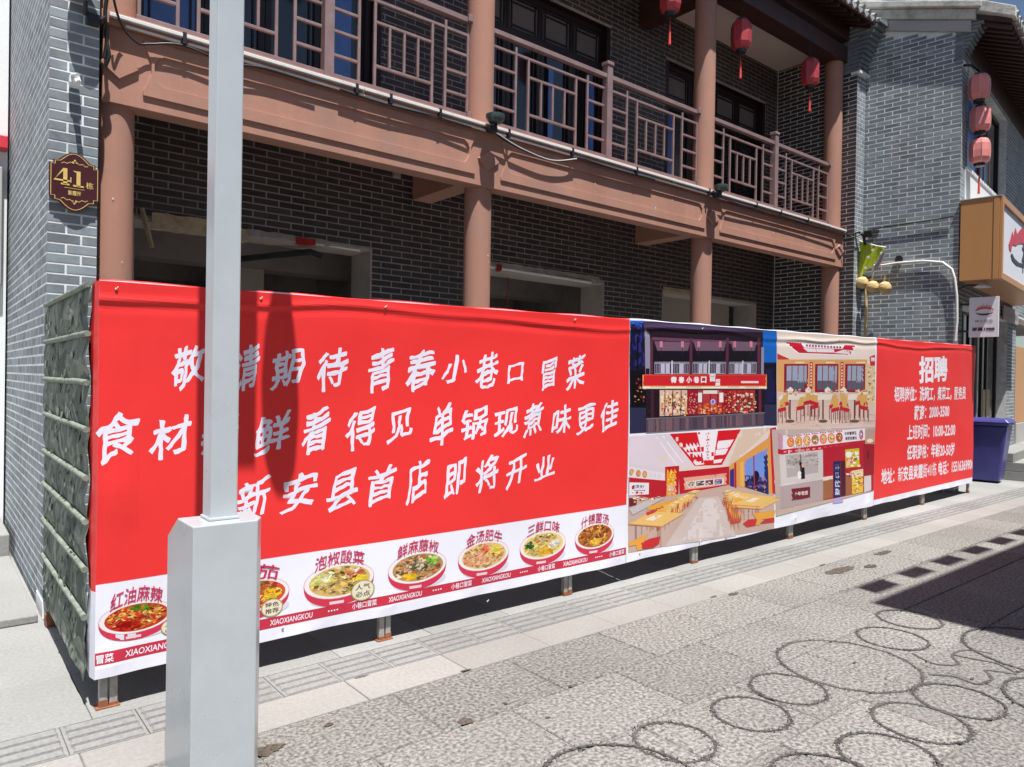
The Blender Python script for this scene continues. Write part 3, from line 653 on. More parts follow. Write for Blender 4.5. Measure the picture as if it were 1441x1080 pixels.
def nholes(mb, u0, u1, z0, z1, v0, v1, holes):
    xs = sorted({u0, u1, *[h[0] for h in holes], *[h[1] for h in holes]})
    for a, b in zip(xs[:-1], xs[1:]):
        z = z0
        for h in sorted([h for h in holes if h[0] <= a+1e-6 and h[1] >= b-1e-6], key=lambda q: q[2]):
            if h[2] > z: nbox(mb, a, b, v0, v1, z, h[2])
            z = max(z, h[3])
        if z < z1: nbox(mb, a, b, v0, v1, z, z1)
nholes(fw, .245, 12, -.3, 6.9, .008, .24, FLO+FUP); fwl = dpart(fw, 'front_wall', 'mortar')
nw1 = BrickWall(nb(.008, 0, 0), NV, -NU); nw1.fill(0, 3.6, 0, 8, pitch=.226, phase=.02, dfun=lambda z: -.0014, zfun=lambda v: gz(v)-.42)
nw2 = BrickWall(nb(0, .008, 0), NU, -NV); nw2.fill(0, 9, 0, 6.85, pitch=.226, phase=.05, holes=FLO+FUP)
nwalls = [nw1, nw2]
# verge band, roof, eave
dpart(MB().prism([(-.24, gz(-.24)-.10), (5, gz(5)-.13), (5, gz(5)), (-.24, gz(-.24))], lambda a, b, d: nb(d, a, b), -.13, .2), 'verge', 'render', bev=.015)
dpart(MB().prism([(-.16, gz(-.16)-.25), (5, gz(5)-.28), (5, gz(5)-.135), (-.16, gz(-.16)-.105)], lambda a, b, d: nb(d, a, b), -.07, .2), 'verge_moulding', 'render', bev=.01)
dpart(MB().prism([(-.10, gz(-.1)-.42), (5, gz(5)-.42), (5, gz(5)-.285), (-.10, gz(-.1)-.255)], lambda a, b, d: nb(d, a, b), -.035, .2), 'verge_moulding', 'concrete', bev=.01)
NE_V, NE_Z = -.62, 6.60
def nrz(v): return NE_Z+(v-NE_V)*.42
nroof = dpart(MB().prism([(NE_V+.04, nrz(NE_V)), (5, nrz(5)), (5, nrz(5)+.07), (NE_V+.04, nrz(NE_V)+.07)], lambda a, b, d: nb(d, a, b), -.02, 12), 'roof', 'darkwood')
R3 = NM.copy()
tm = MB().tube([(0, NE_V-.03, nrz(NE_V-.03)+.10), (0, 5, nrz(5)+.10)], .052, 10); nt_me = tm.mesh('tile_row'); nt_me.materials.append(M['tile'])
for k in range(46):
    put('tile_row', nt_me, nroof, M=NM @ Matrix.Translation((.0+k*.188, 0, random.uniform(-.006, .006))))
    put('drip_tile', drip_me, nroof, M=NM @ Matrix.Translation((.094+k*.188, NE_V-.02, nrz(NE_V)+.075)))
for k in range(44):
    dpart(MB().prism([(NE_V+.06, nrz(NE_V)-.05), (.3, nrz(.3)-.065), (.3, nrz(.3)), (NE_V+.06, nrz(NE_V)-.005)], lambda a, b, d: nb(d, a, b), .06+k*.19, .13+k*.19), 'rafter', 'darkwood', parent=nroof)
dpart(MB().prism([(.0, 6.4), (.24, 6.4), (.24, nrz(.1)), (.0, nrz(.1)-.02)], lambda a, b, d: nb(d, a-.02, b), .25, 12), 'eave_plate', 'darkwood')
# raking edge of the roof at the corner, tiles on it
dpart(MB().prism([(NE_V-.02, nrz(NE_V)+.02), (-.2, gz(-.24)-.14), (-.2, gz(-.24)+.02), (NE_V-.02, nrz(NE_V)+.17)], lambda a, b, d: nb(d, a, b), -.12, .06), 'verge_end', 'render', bev=.01)
# corbelled corner, each course steps further out
mb = MB()
for k in range(13):
    z = 6.20+k*HC*.8; out = .32*(k/12)**1.5
    nbox(mb, .0, .26, -out-.004, .1, z, z+HC*.8-.008)
dpart(mb, 'corbelled_brickwork', 'brick', bev=.003)
dpart(nbox(MB(), .01, .25, -.01, .1, 6.15, 6.8), 'corbel_core', 'mortar')
# upper window
y0 = .16
dpart(nbox(nbox(nbox(nbox(nbox(MB(), .44, .50, .12, .2, 4.86, 6.28), 3.36, 3.42, .12, .2, 4.86, 6.28), .5, 3.36, .12, .2, 6.22, 6.28), .5, 3.36, .12, .2, 4.86, 4.93), 1.9, 1.96, .12, .2, 4.93, 6.22), 'window_frame', 'darkframe', bev=.003)
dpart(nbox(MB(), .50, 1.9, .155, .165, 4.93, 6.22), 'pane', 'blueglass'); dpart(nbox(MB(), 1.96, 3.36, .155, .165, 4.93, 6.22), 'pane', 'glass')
dpart(nbox(MB(), 2.55, 2.60, .105, .118, 4.94, 5.8), 'window_mullion', 'orangewood')
dpart(nbox(MB(), .3, 3.6, -.03, .12, 4.74, 4.79), 'window_sill', 'white', bev=.004)
dpart(nbox(MB(), .26, 3.7, -.012, .004, 4.2, 4.735), 'plaster_panel', 'white')
# ground floor: dark glazed doors behind, brick pier, orange panel
dpart(nbox(MB(), .3, 4.0, 2.6, 2.7, 0, 3.2), 'room_back_wall', 'plasterdk')
dpart(nbox(MB(), .3, 12, .3, 2.6, 2.95, 3.05), 'room_ceiling', 'plasterdk')
for u in (.36, 1.15, 1.6, 2.6, 3.0, 3.8): dpart(nbox(MB(), u, u+.07, .16, .22, .45, 2.7), 'door_frame', 'darkframe')
M['alu'] = mat('grey_door_frame', (.20, .22, .21), .45, var=.1)
for u, m_ in ((.75, 'alu'), (2.1, 'alu')): dpart(nbox(MB(), u, u+.09, .14, .2, .3, 2.72), 'door_frame', m_)
dpart(nbox(MB(), .4, 3.85, .185, .195, .45, 2.7), 'pane', 'glass')
dpart(nbox(MB(), 2.75, 3.35, .168, .178, .45, 1.5), 'yellow_poster', 'rag')
dpart(nbox(MB(), 4.95, 6.5, .03, .08, .85, 2.35), 'orange_panel', 'orangewood')
dpart(nbox(MB(), 4.95, 6.5, .0, .12, .45, .84), 'stone_plinth', 'concrete')
# steps
ST = empty('stone_steps', nb(4, -.5, 0), 'pale stone steps up to the shop behind the blue bin', 'steps')
for k in range(3): dpart(nbox(MB(), 2.45, 8, -1.0+.33*k, .35, .15*k+(.002 if k else 0), .15*(k+1)), 'step', 'pavem', bev=.008, parent=ST)
dpart(nbox(MB(), 2.5, 9, .0, .25, .02, .1), 'threshold', 'concrete')
# pipes, hose, hole on the gable wall
hp = tag(MB().tube([nb(-.03, v, z) for v, z in ((1.25, 3.40), (1.0, 3.385), (.8, 3.40), (.45, 3.395), (.2, 3.35), (.08, 3.24), (.04, 3.1), (.01, 2.85), (.0, 2.5), (.02, 2.2))], .019, 8).build('white_hose', M['conduit'], smooth=True), 'white plastic hose bent across the grey gable wall under the round hole', 'hose')
tag(MB().tube([nb(-.022, v, z) for v, z in ((1.22, 3.965), (.9, 3.975), (.5, 3.985), (.07, 4.005))], .009, 6).build('black_cable', M['black']), 'thin black cable running along the grey gable wall', 'cable')
dpart(MB().tube([nb(-.014, .79, 3.46), nb(.02, .79, 3.46)], .055, 20), 'vent_hole', 'black')

# bricks become objects: neighbours of the camera first
POLE = lambda pr: 284 < pr[0] < 340
def banner_top_px(x): return 395+(x-137)*.0737
def seen_main(pr, c):
    if POLE(pr): return False
    if pr[0] > 133 and pr[0] < 1369 and pr[1] > banner_top_px(pr[0]): return False
    if 65 < pr[0] <= 133 and pr[1] > 430-(pr[0]-69)*.5 and c.x > .59 and pr[0] > 70: return False
    if c.y > 6 and c.z > 3.3 and c.z < 3.98: return False
    if c.x > 11 and c.y < 6.6 and c.y > 5.4 and c.z > 6.5: return False
    return True
bulk, bvs = finish_bricks(walls, mI, mB_, 300, par, seen_main)
build_bulk(bulk, bvs, mB_, B)
def seen_nb(pr, c): return pr[1] < banner_top_px(pr[0]) and pr[0] > 1215
bulk, bvs = finish_bricks(nwalls, [M['brick']]*2, [M['brick_b']]*2, 300, [gw, fwl], seen_nb)
build_bulk(bulk, bvs, [M['brick_b']]*2, D)

# ================================================================== LEFT WHITE BUILDING, BUILDING ACROSS THE STREET
L = empty('white_building', (-2, 8, 0), 'white rendered building front at the left edge with red band', 'building')
MB().box(-9, .592, 7.95, 12, -.02, 8).build('wall', M['white'], L)
MB().box(-9, .585, 7.80, 7.945, 3.50, 3.62).build('red_band', M['signred'], L, bev=.01)
MB().box(-.1, .55, 7.85, 7.945, 2.3, 3.35).build('grey_panel', M['concrete'], L, bev=.01)
LS = empty('low_step', (-1, 6, 0), 'low pale stone step beside the grey side wall at the left edge', 'step')
MB().box(-6, .575, 5.275, 7.1, 0, .05).build('step_slab', M['pavem'], LS, bev=.008)
MB().box(-6, .575, 7.11, 7.94, 0, .22).build('step_slab', M['pavem'], LS, bev=.01)
A = empty('street_building', (12, -3, 0), 'building across the street behind the camera, its eave shading the paving at right', 'building')
MB().box(5.4, 26, -8, -.75, 0, 6.6).build('wall', M['concrete'], A)
MB().prism([(.05, 6.45), (.05, 6.53), (-4, 8.6), (-8.5, 6.5)], lambda a, b, d: (d, a, b), 4.68, 26).build('roof', M['tile'], A)
for k in range(9): MB().box(6+2.1*k, 7.3+2.1*k, -.78, -.745, 3.6, 5.4).build('window', M['glass'], A)
for k in range(9): MB().box(6+2.1*k, 7.6+2.1*k, -.78, -.745, .3, 2.8).build('shopfront', M['glass'], A)
A2 = empty('street_building', (-6, -9, 0), 'plain building across the street far behind the camera at left', 'building')
MB().box(-20, 3.2, -14, -7, 0, 7).build('wall', M['white'], A2)
for k in range(9): MB().box(-19+2.4*k, -17.5+2.4*k, -7.01, -6.98, 3.8, 5.4).build('window', M['glass'], A2)

# ================================================================== STREET LAMP in the foreground
SL_ = empty('street_lamp', (.89, 2.9, 0), 'grey square steel lamp post with wide box base in front of the red banner', 'street lamp')
py = 2.79
MB().box(.841, .941, py, py+.1, 1.0, 5.6).build('pole', M['steel'], SL_, bev=.006)
# base: box with cut front corners, upper left shoulder bevelled
yb = 2.72; zt = 1.0
xf0, xf1 = .2797*yb, .3654*yb
def base_ring(z, back): return [(xf0, yb, z), (xf1, yb, z), (xf1+.034, yb+.06, z), (xf1+.034, back, z), (xf0, back, z)]
r0 = base_ring(-.01, yb+.34); r1 = base_ring(.91, yb+.34); r2 = base_ring(zt, yb+.20)
mb = MB(); n = 5
mb.add(r0+r1+r2, [tuple(range(n-1, -1, -1)), tuple(range(2*n, 3*n))]+[(k*n+i, k*n+(i+1) % n, (k+1)*n+(i+1) % n, (k+1)*n+i) for k in range(2) for i in range(n)])
bs = mb.build('base_box', M['steel'], SL_, bev=.004)
MB().box(.835, .947, py-.006, py+.106, zt+.001, zt+.012).build('weld_collar', M['steel'], SL_, bev=.003)
MB().box(.942, 1.12, py+.04, py+.06, 3.62, 5.0).build('side_panel', M['signred'], SL_)
MB().tube([(.94, py+.05, 5.1), (1.25, py+.05, 5.1)], .02, 8).build('arm', M['steel'], SL_)
MB().lathe([(.02, 3.56), (.06, 3.6), (.09, 3.72), (.10, 3.95), (.09, 4.15), (.055, 4.4), (.035, 4.7), (.03, 5.08)], (1.25, py+.05, 0), 20).build('hanging_lantern', M['greendark'], SL_, smooth=True)

# ================================================================== FITTINGS ON THE BUILDING
# white trunking and cables along the balcony edge
TR = empty('cable_trunking', (6, 5.43, 3.88), 'white cable trunking running along the balcony edge above the beam', 'trunking')
random.seed(11)
x = .95
while x < 11.05:
    L_ = random.uniform(1.6, 2.2); e = min(11.06, x+L_); dz = random.uniform(-.004, .004)
    MB().box(x, e-.004, 5.430, 5.461, 3.905+dz, 3.932+dz).build('trunking_length', M['conduit'], TR, bev=.004)
    x = e
x = 1.05
while x < 10.9:
    e = x+random.uniform(.25, 1.3)
    if e > 11: break
    MB().tube([(x, 5.455, 3.872+random.uniform(-.006, .006)), (e, 5.455, 3.872+random.uniform(-.006, .006))], .010, 6).build('conduit', M['conduit'], TR)
    MB().box(e+.01, e+.035, 5.425, 5.463, 3.86, 3.94).build('clip', M['black'], TR)
    x = e+.05
def cable(pts, r, label, cat='cable', m='black', name='black_cable'):
    P_ = []
    pts = [Vector(p) for p in pts]
    for i in range(len(pts)-1):
        p0 = pts[max(i-1, 0)]; p1 = pts[i]; p2 = pts[i+1]; p3 = pts[min(i+2, len(pts)-1)]
        for t in range(5):
            t /= 5; P_.append(.5*((2*p1)+(p2-p0)*t+(2*p0-5*p1+4*p2-p3)*t*t+(-p0+3*p1-3*p2+p3)*t**3))
    P_.append(pts[-1])
    return tag(MB().tube(P_, r, 6).build(name, M[m], smooth=True), label, cat)
cable([(.93, 5.30, 4.2), (.95, 5.33, 4.0), (1.02, 5.42, 3.86), (1.12, 5.44, 3.78), (1.2, 5.45, 3.80), (1.4, 5.44, 3.85), (1.7, 5.44, 3.82), (2.0, 5.44, 3.855), (2.4, 5.44, 3.845)], .008, 'black cable looping under the balcony edge beside the left pillar')
cable([(.93, 5.36, 4.05), (.915, 5.38, 3.9), (.925, 5.38, 3.72), (.94, 5.38, 3.62), (.92, 5.40, 3.55)], .012, 'thick black cable hanging down beside the left pillar edge')
cable([(4.15, 5.43, 3.87), (4.4, 5.44, 3.80), (4.8, 5.44, 3.755), (5.1, 5.44, 3.79), (5.3, 5.44, 3.86), (5.8, 5.44, 3.85), (6.5, 5.44, 3.86)], .009, 'black cable sagging under the balcony edge right of the second column')
cable([(4.2, 5.42, 3.86), (4.5, 5.43, 3.79), (4.9, 5.43, 3.755), (5.25, 5.43, 3.84)], .005, 'thin white cable sagging below the balcony edge', m='conduit', name='white_cable')
cable([(2.6, 5.44, 3.86), (3.0, 5.44, 3.845), (3.5, 5.44, 3.86), (3.9, 5.43, 3.85)], .008, 'black cable clipped under the balcony edge left of the second column')
cable([(7.7, 5.42, 3.87), (8.2, 5.43, 3.85), (9.0, 5.43, 3.865), (10, 5.43, 3.85), (10.9, 5.4, 3.86), (11.05, 5.3, 3.80), (11.2, 5.25, 3.90)], .009, 'black cable along the balcony edge to the right pillar')
# flood lamps
def flood(loc, r, label, big=False):
    t = empty('flood_lamp', loc, label, 'lamp', 'round flood lamps along the facade')
    x, y, z = loc
    MB().lathe([(.02*r/.1, -.045), (.7*r, -.04), (r, -.01), (r*1.04, .015), (r*1.04, .03), (r*.93, .032), (r*.93, .02), (0, .02)], (x, y, z), 24).build('housing', M['greendark'], t, smooth=False)
    MB().lathe([(r*.9, .021), (r*.9, .026), (0, .027)], (x, y, z), 24).build('lens', M['glass'], t)
    MB().box(x-.02, x+.02, y-.01, y+.15, z-.075, z-.045).build('bracket', M['black'], t, bev=.003)
    MB().box(x-.05, x+.03, y+.0, y+.08, z-.12, z-.07).build('junction_box', M['black'], t, bev=.004)
    return t
flood((4.10, 5.33, 3.955), .085, 'round dark green flood lamp on the balcony edge at the second column')
flood((7.62, 5.33, 3.945), .085, 'round dark green flood lamp on the balcony edge at the third column')
FL = empty('flood_lamp', (.78, 5.2, 3.95), 'black round flood lamp on an arm at the top of the left brick pillar', 'lamp')
MB().lathe([(.02, -.06), (.08, -.055), (.097, -.02), (.097, .05), (.0, .055)], (.770, 5.225, 3.985), 24).build('housing', M['black'], FL)
MB().tube([(.80, 5.33, 3.83), (.79, 5.30, 3.81), (.785, 5.26, 3.88)], .014, 8).build('bracket', M['black'], FL)
MB().box(.80, .87, 5.29, 5.335, 3.76, 3.83).build('driver_box', M['black'], FL, bev=.005)
MB().tube([(.87, 5.32, 3.80), (.90, 5.335, 3.84), (.925, 5.36, 3.80), (.925, 5.385, 3.68), (.915, 5.39, 3.60)], .012, 8).build('lead', M['black'], FL, smooth=True)
FR = empty('flood_lamp', (11.3, 5.2, 3.9), 'black flood lamp on an arm at the right brick pillar', 'lamp')
MB().tube([(11.12, 5.40, 3.86), (11.16, 5.30, 3.90), (11.24, 5.26, 3.84), (11.25, 5.24, 3.70)], .022, 8).build('bracket', M['black'], FR, smooth=True)
MB().prism([(11.18, 3.90), (11.26, 3.93), (11.52, 3.955), (11.52, 3.915), (11.28, 3.88), (11.22, 3.80)], lambda a, b, d: (a, d, b), 5.12, 5.24).build('housing', M['black'], FR, bev=.01)
WLp = empty('wall_lamp', (.735, 5.3, 3.38), 'small white lamp fixed to the left brick pillar above the number plate', 'lamp')
MB().box(.705, .765, 5.27, 5.325, 3.35, 3.40).build('body', M['white'], WLp, bev=.006)
MB().tube([(.735, 5.30, 3.375), (.74, 5.22, 3.36), (.745, 5.19, 3.335)], .016, 8).build('arm', M['white'], WLp)
MB().tube([(.72, 5.27, 3.40), (.74, 5.2, 3.385)], .012, 8).build('arm', M['white'], WLp)

# ---- lanterns: built once at the origin, then copied
def lantern(mname, ribm, label, H=.42, R=.125, tas=.2):
    t = empty('paper_lantern', (0, 0, 0), label, 'lantern')
    prof = [(.55*R, -.02), (.86*R, -.045), (R, -.10), (1.03*R, -H/2), (R, -H+.10), (.86*R, -H+.045), (.55*R, -H+.02)]
    MB().lathe(prof, (0, 0, 0), 8, ph=.39).build('shade', M[mname], t)
    for k in range(8):
        a = .39+2*math.pi*k/8
        MB().tube([(r*1.012*math.cos(a), r*1.012*math.sin(a), z) for r, z in prof], .0035, 4).build('rib', M[ribm], t)
    MB().lathe([(.5*R, 0), (.56*R, -.003), (.56*R, -.022), (.4*R, -.024)], (0, 0, 0), 12).build('top_cap', M['black'], t)
    MB().lathe([(.4*R, -H+.024), (.56*R, -H+.022), (.52*R, -H-.02), (.3*R, -H-.025)], (0, 0, 0), 12).build('bottom_cap', M['black'], t)
    return t
def tassel(t, H, l1=.07, l2=.2):
    MB().tube([(0, 0, -H-.02), (0, 0, -H-l1-.02)], .003, 4).build('tassel_cord', M['tassel'], t)
    MB().tube([(0, 0, -H-l1-.02), (0, 0, -H-l1-.06), (0, 0, -H-l1-l2-.02)], .012, 8, rs=[.005, .011, .017]).build('tassel', M['tassel'], t)
def lcord(t, h):
    for s in (-.03, .03): MB().tube([(s, 0, -.002), (s*.6, 0, h)], .003, 4).build('hanging_cord', M['black'], t)
la = lantern('redlantern', 'redlantern', 'x'); tassel(la, .42, .09, .24); lcord(la, .24)
LP = [(1.9, 'dull red eight-sided lantern above the left bay of the balcony'), (3.3, 'dull red eight-sided lantern beside the second column'),
      (5.05, 'dull red lantern in the left half of the middle bay'), (6.80, 'dull red lantern under the eave, leftmost of the three hanging in view'),
      (8.25, 'dull red lantern under the eave just right of the third column'), (10.0, 'dull red lantern under the eave nearest the right brick pillar')]
for k, (x, lb) in enumerate(LP):
    Mx = Matrix.Translation((x, 5.5, 6.285)) @ Matrix.Rotation(.25*k, 4, 'Z')
    if k == 0: la.matrix_world = Mx; la['label'] = lb; la['group'] = 'lanterns hanging along the balcony'
    else: copy_tree(la, Mx, lb)
lb_ = lantern('pinklantern', 'rib', 'x', H=.40, R=.135); lcord(lb_, .04)
lc_ = lantern('pinklantern', 'rib', 'x', H=.40, R=.135); tassel(lc_, .40, .12, .28); lcord(lc_, .04)
lb_['group'] = lc_['group'] = 'string of three faded lanterns on the right building'
lb_['label'] = 'topmost faded red lantern of the string at the right building'
LQ = [hit(q, y_, nb(0, -.16, 0), NV) for q, y_ in ((1378.5, 104), (1380, 149), (1379, 194))]; P0 = LQ[0]
lb_.matrix_world = Matrix.Translation(P0)
copy_tree(lb_, Matrix.Translation(LQ[1]) @ Matrix.Rotation(.3, 4, 'Z'), 'middle faded red lantern of the string at the right building')
lc_.matrix_world = Matrix.Translation(LQ[2]) @ Matrix.Rotation(.15, 4, 'Z'); lc_['label'] = 'lowest faded red lantern with tassel, above the orange shop sign'
lk = tag(MB().tube([nb(-.02, -.02, P0.z+.07), P0.lerp(nb(-.02, -.02, P0.z), .5)+NZ*.1, P0+NZ*.04], .02, 8).build('lantern_hook', M['black'], smooth=True), 'black iron hook holding the lantern string at the right building corner', 'hook')
# square pennants along the eave across the street, their shadows fall on the paving
for k in range(6):
    t = empty('pennant', (5.14+.68*k, .125, 6.5), 'square red pennant on a wire along the eave across the street, %s from the left' % ('first', 'second', 'third', 'fourth', 'fifth', 'sixth')[k], 'pennant', 'pennants on the eave across the street')
    x = 5.14+.68*k; MB().add([(x-.2, .12, 6.53+.02*(k % 2)), (x+.21, .13, 6.5), (x+.2, .125, 7.0), (x-.21, .125, 7.02)], [(0, 1, 2, 3)]).build('cloth', M['signred'], t)
tag(MB().tube([(4.7, .125, 7.01), (9.5, .125, 7.01)], .006, 6).build('pennant_wire', M['black']), 'wire with pennants along the eave across the street', 'wire')

# ================================================================== FLAT PRINT HELPERS
GC = {}
TSC = bpy.data.scenes.new('lettering')        # text is evaluated in a scene of its own, removed at the end
def raw_text(body, bold):
    c = bpy.data.curves.new('t', 'FONT'); c.body = body; c.offset = bold; c.resolution_u = 3
    o = bpy.data.objects.new('t', c); TSC.collection.objects.link(o); vl = TSC.view_layers[0]; vl.update(); dg = vl.depsgraph
    m = bpy.data.meshes.new_from_object(o.evaluated_get(dg))
    r_ = ([(v.co.x, v.co.y) for v in m.vertices], [tuple(p.vertices) for p in m.polygons], sum(p.area for p in m.polygons))
    bpy.data.objects.remove(o); bpy.data.curves.remove(c); bpy.data.meshes.remove(m); return r_
CC = {}
def one_char(ch, bold):
    """one glyph, emboldened as far as its outlines still fill cleanly"""
    k = (ch, bold)
    if k not in CC:
        base = raw_text(ch, 0); best = base
        if bold:
            r1 = raw_text(ch, .004); slope = max(0, (r1[2]-base[2])/.004); b = bold
            while b > .003:
                r_ = raw_text(ch, b)
                if r_[2] > (base[2]+slope*b)*.955: best = r_; break
                b -= .002
        CC[k] = best[:2]
    return CC[k]
def adv(ch):
    k = ('adv', ch)
    if k not in CC:
        w_ = lambda t: (lambda q: max(v[0] for v in q)-min(v[0] for v in q))(raw_text(t, 0)[0])
        CC[k] = w_('国'+ch+'国')-w_('国国')
    return CC[k]
def glyphs(body, bold=0.0):
    """outline of a text as a flat mesh: (verts, faces) in em units"""
    k = (body, bold)
    if k not in GC:
        if len(body) == 1: GC[k] = one_char(body, bold)
        else:
            V_, F_, x = [], [], 0
            for ch in body:
                if ch != ' ':
                    a, b = one_char(ch, bold); o = len(V_); V_ += [(p+x, q) for p, q in a]; F_ += [tuple(o+i for i in f) for f in b]
                x += adv(ch)
            GC[k] = (V_, F_)
    return GC[k]
def fit(body, a0, a1, b0, b1, bold=0., shx=0., shy=0., brush=0., seed=0):
    vs_, fs = glyphs(body, bold)
    vs_ = [(x+shx*y, y+shy*x) for x, y in vs_]
    if brush:
        bm = bmesh.new(); vv = [bm.verts.new((x, y, 0)) for x, y in vs_]
        for f in fs:
            try: bm.faces.new([vv[i] for i in f])
            except ValueError: pass
        bmesh.ops.triangulate(bm, faces=bm.faces[:])
        for _ in range(2):
            le = [e for e in bm.edges if e.calc_length() > .09]
            if le: bmesh.ops.subdivide_edges(bm, edges=le, cuts=1, use_grid_fill=False)
            bmesh.ops.triangulate(bm, faces=[f for f in bm.faces if len(f.verts) > 3])
        bm.verts.index_update(); vs_ = [(v.co.x, v.co.y) for v in bm.verts]; fs = [tuple(v.index for v in f.verts) for f in bm.faces]; bm.free()
        out = []
        for x, y in vs_:
            n_ = noise.noise(Vector((x*2.2+seed*7, y*2.2, 0))); m_ = noise.noise(Vector((x*2.2, y*2.2+seed*5, 9)))
            f_ = noise.noise(Vector((x*7+seed, y*7, 4)))*.034; g_ = noise.noise(Vector((x*7, y*7+seed, 8)))*.034
            out.append((x+brush*n_+f_, y+brush*m_+g_))
        vs_ = out
    xs = [v[0] for v in vs_]; ys = [v[1] for v in vs_]; x0, x1, y0, y1 = min(xs), max(xs), min(ys), max(ys)
    return [(a0+(a1-a0)*(x-x0)/(x1-x0), b0+(b1-b0)*(y-y0)/(y1-y0)) for x, y in vs_], fs
def text_on(name, body, fn, a0, a1, b0, b1, d, m, parent, bold=0., shx=0., th=.0015):
    """raised lettering: fn(a,b,d) -> point, d outwards"""
    pts, fs = fit(body, a0, a1, b0, b1, bold, shx)
    return MB().add([fn(a, b, d+th) for a, b in pts], fs).build(name, m, parent, fix=False)
# ================================================================== HOARDING
def by(x): return 3.74+max(0, x-4)*.023
def topz(x): return 1.955+.0155*x
BXA, BXB = .625, 11.868
H = empty('site_hoarding', (.65, 3.8, 0), 'steel frame hoarding on short rusty posts carrying the red banners', 'hoarding')
for x in (.68, 2.125, 3.61, 5.13, 6.735, 8.41, 10.11, 11.83):
    y = by(x)+.03
    for k, dx in enumerate((-.030, .012)):
        if x > 11 and k: continue
        MB().box(x+dx, x+dx+.034, y-.017, y+.017, .004, topz(x)-.03).build('post', M['post'], H, bev=.003)
        MB().box(x+dx-.002, x+dx+.036, y-.019, y+.019, .002, .02+.02*random.random()).build('rusty_foot', M['rust'], H)
    if x < 3: MB().box(x-.045, x+.055, y-.03, y+.03, -.001, .006).build('foot_plate', M['rust'], H)
for z in (.19, .95, 1.60):
    for a, b in zip((.66, 4.0), (4.0, 11.84)):
        MB().tube([(a+.002, by(a)+.065, z), (b-.002, by(b)+.065, z+(.08 if z > 1.5 and a > 1 else 0))], .017, 4).build('rail', M['post'], H)
MB().tube([(.66, 3.80, 1.93), (4, by(4)+.05, 1.98), (11.84, by(11.84)+.05, 2.10)], .017, 4).build('rail', M['post'], H)
for z in (.17, 1.93): MB().box(.655, .69, 3.83, 5.3, z-.017, z+.017).build('side_rail', M['post'], H)
for y in (4.5, 5.25): MB().box(.655, .69, y-.017, y+.017, .004, 1.91).build('post', M['post'], H)
MB().tube([(10.5, by(10.5)+.07, .13), (11.75, by(11.75)+.5, .05)], .018, 6).build('loose_bar', M['white'], H)
MB().box(.60, .66, 5.14, 5.22, .0, .075).build('brick_block', M['rust'], H, bev=.004)
# camouflage cloth closing the left end
CN = empty('camouflage_cloth', (.63, 4.6, .15), 'grey green camouflage cloth hung over bars at the left end of the hoarding', 'camouflage cloth')
bars = [1.95, 1.725, 1.50, 1.285, 1.06, .86, .64, .42, .2]
def camx(y, z):
    k = min(abs(z-b) for b in bars); s_ = math.sin(min(1, k/.11)*math.pi/2)
    return .606-.018*s_*(.7+.6*noise.noise(Vector((y*2, z*2, 1))))-.007*noise.noise(Vector((y*3, z*11, 5)))-.004*noise.noise(Vector((y*9, z*20, 5)))
cv = []; cf = []; ny, nz_ = 60, 90
for j in range(nz_+1):
    for i in range(ny+1):
        z = .135+(1.955-.135)*j/nz_; yend = 5.24+.10*(z/2)+.02*noise.noise(Vector((0, z*9, 0)))
        y = 3.80+(yend-3.80)*i/ny; cv.append((camx(y, z), y, z+(.02*noise.noise(Vector((y*8, 0, 0))) if j == 0 else 0)))
for j in range(nz_):
    for i in range(ny): a = j*(ny+1)+i; cf.append((a, a+1, a+ny+2, a+ny+1))
MB().add(cv, cf).build('cloth', M['camo'], CN, smooth=True, fix=False)
fl = MB(); r = random.Random(5)
for i in range(160):
    y = r.uniform(3.98, 5.22); z = r.uniform(.2, 1.93); x = camx(y, z)-.004; w_ = r.uniform(.02, .06); h = r.uniform(.02, .06)
    fl.add([(x, y-w_/2, z), (x-.003, y+w_/2, z+r.uniform(-.01, .01)), (x-r.uniform(.002, .010), y+w_*r.uniform(.1, .5), z-h), (x-r.uniform(.002, .008), y-w_*.4, z-h*r.uniform(.6, 1))], [(0, 1, 2, 3)])
fl.build('ragged_flaps', M['camo'], CN, kind='stuff', fix=False)
M['dustbar'] = mat('dusty_bar', (.19, .22, .18), .85, var=.6, scale=25, bump=.5, bscale=60)
for z in bars[:-1]:
    P_ = [(.593-.003*noise.noise(Vector((y*4, z, 0))), y, z+.003*noise.noise(Vector((y*3, z*3, 2)))) for y in [3.80+.133*i for i in range(12)]]
    MB().tube(P_, .015, 6).build('bar', M['dustbar'], CN, smooth=True)

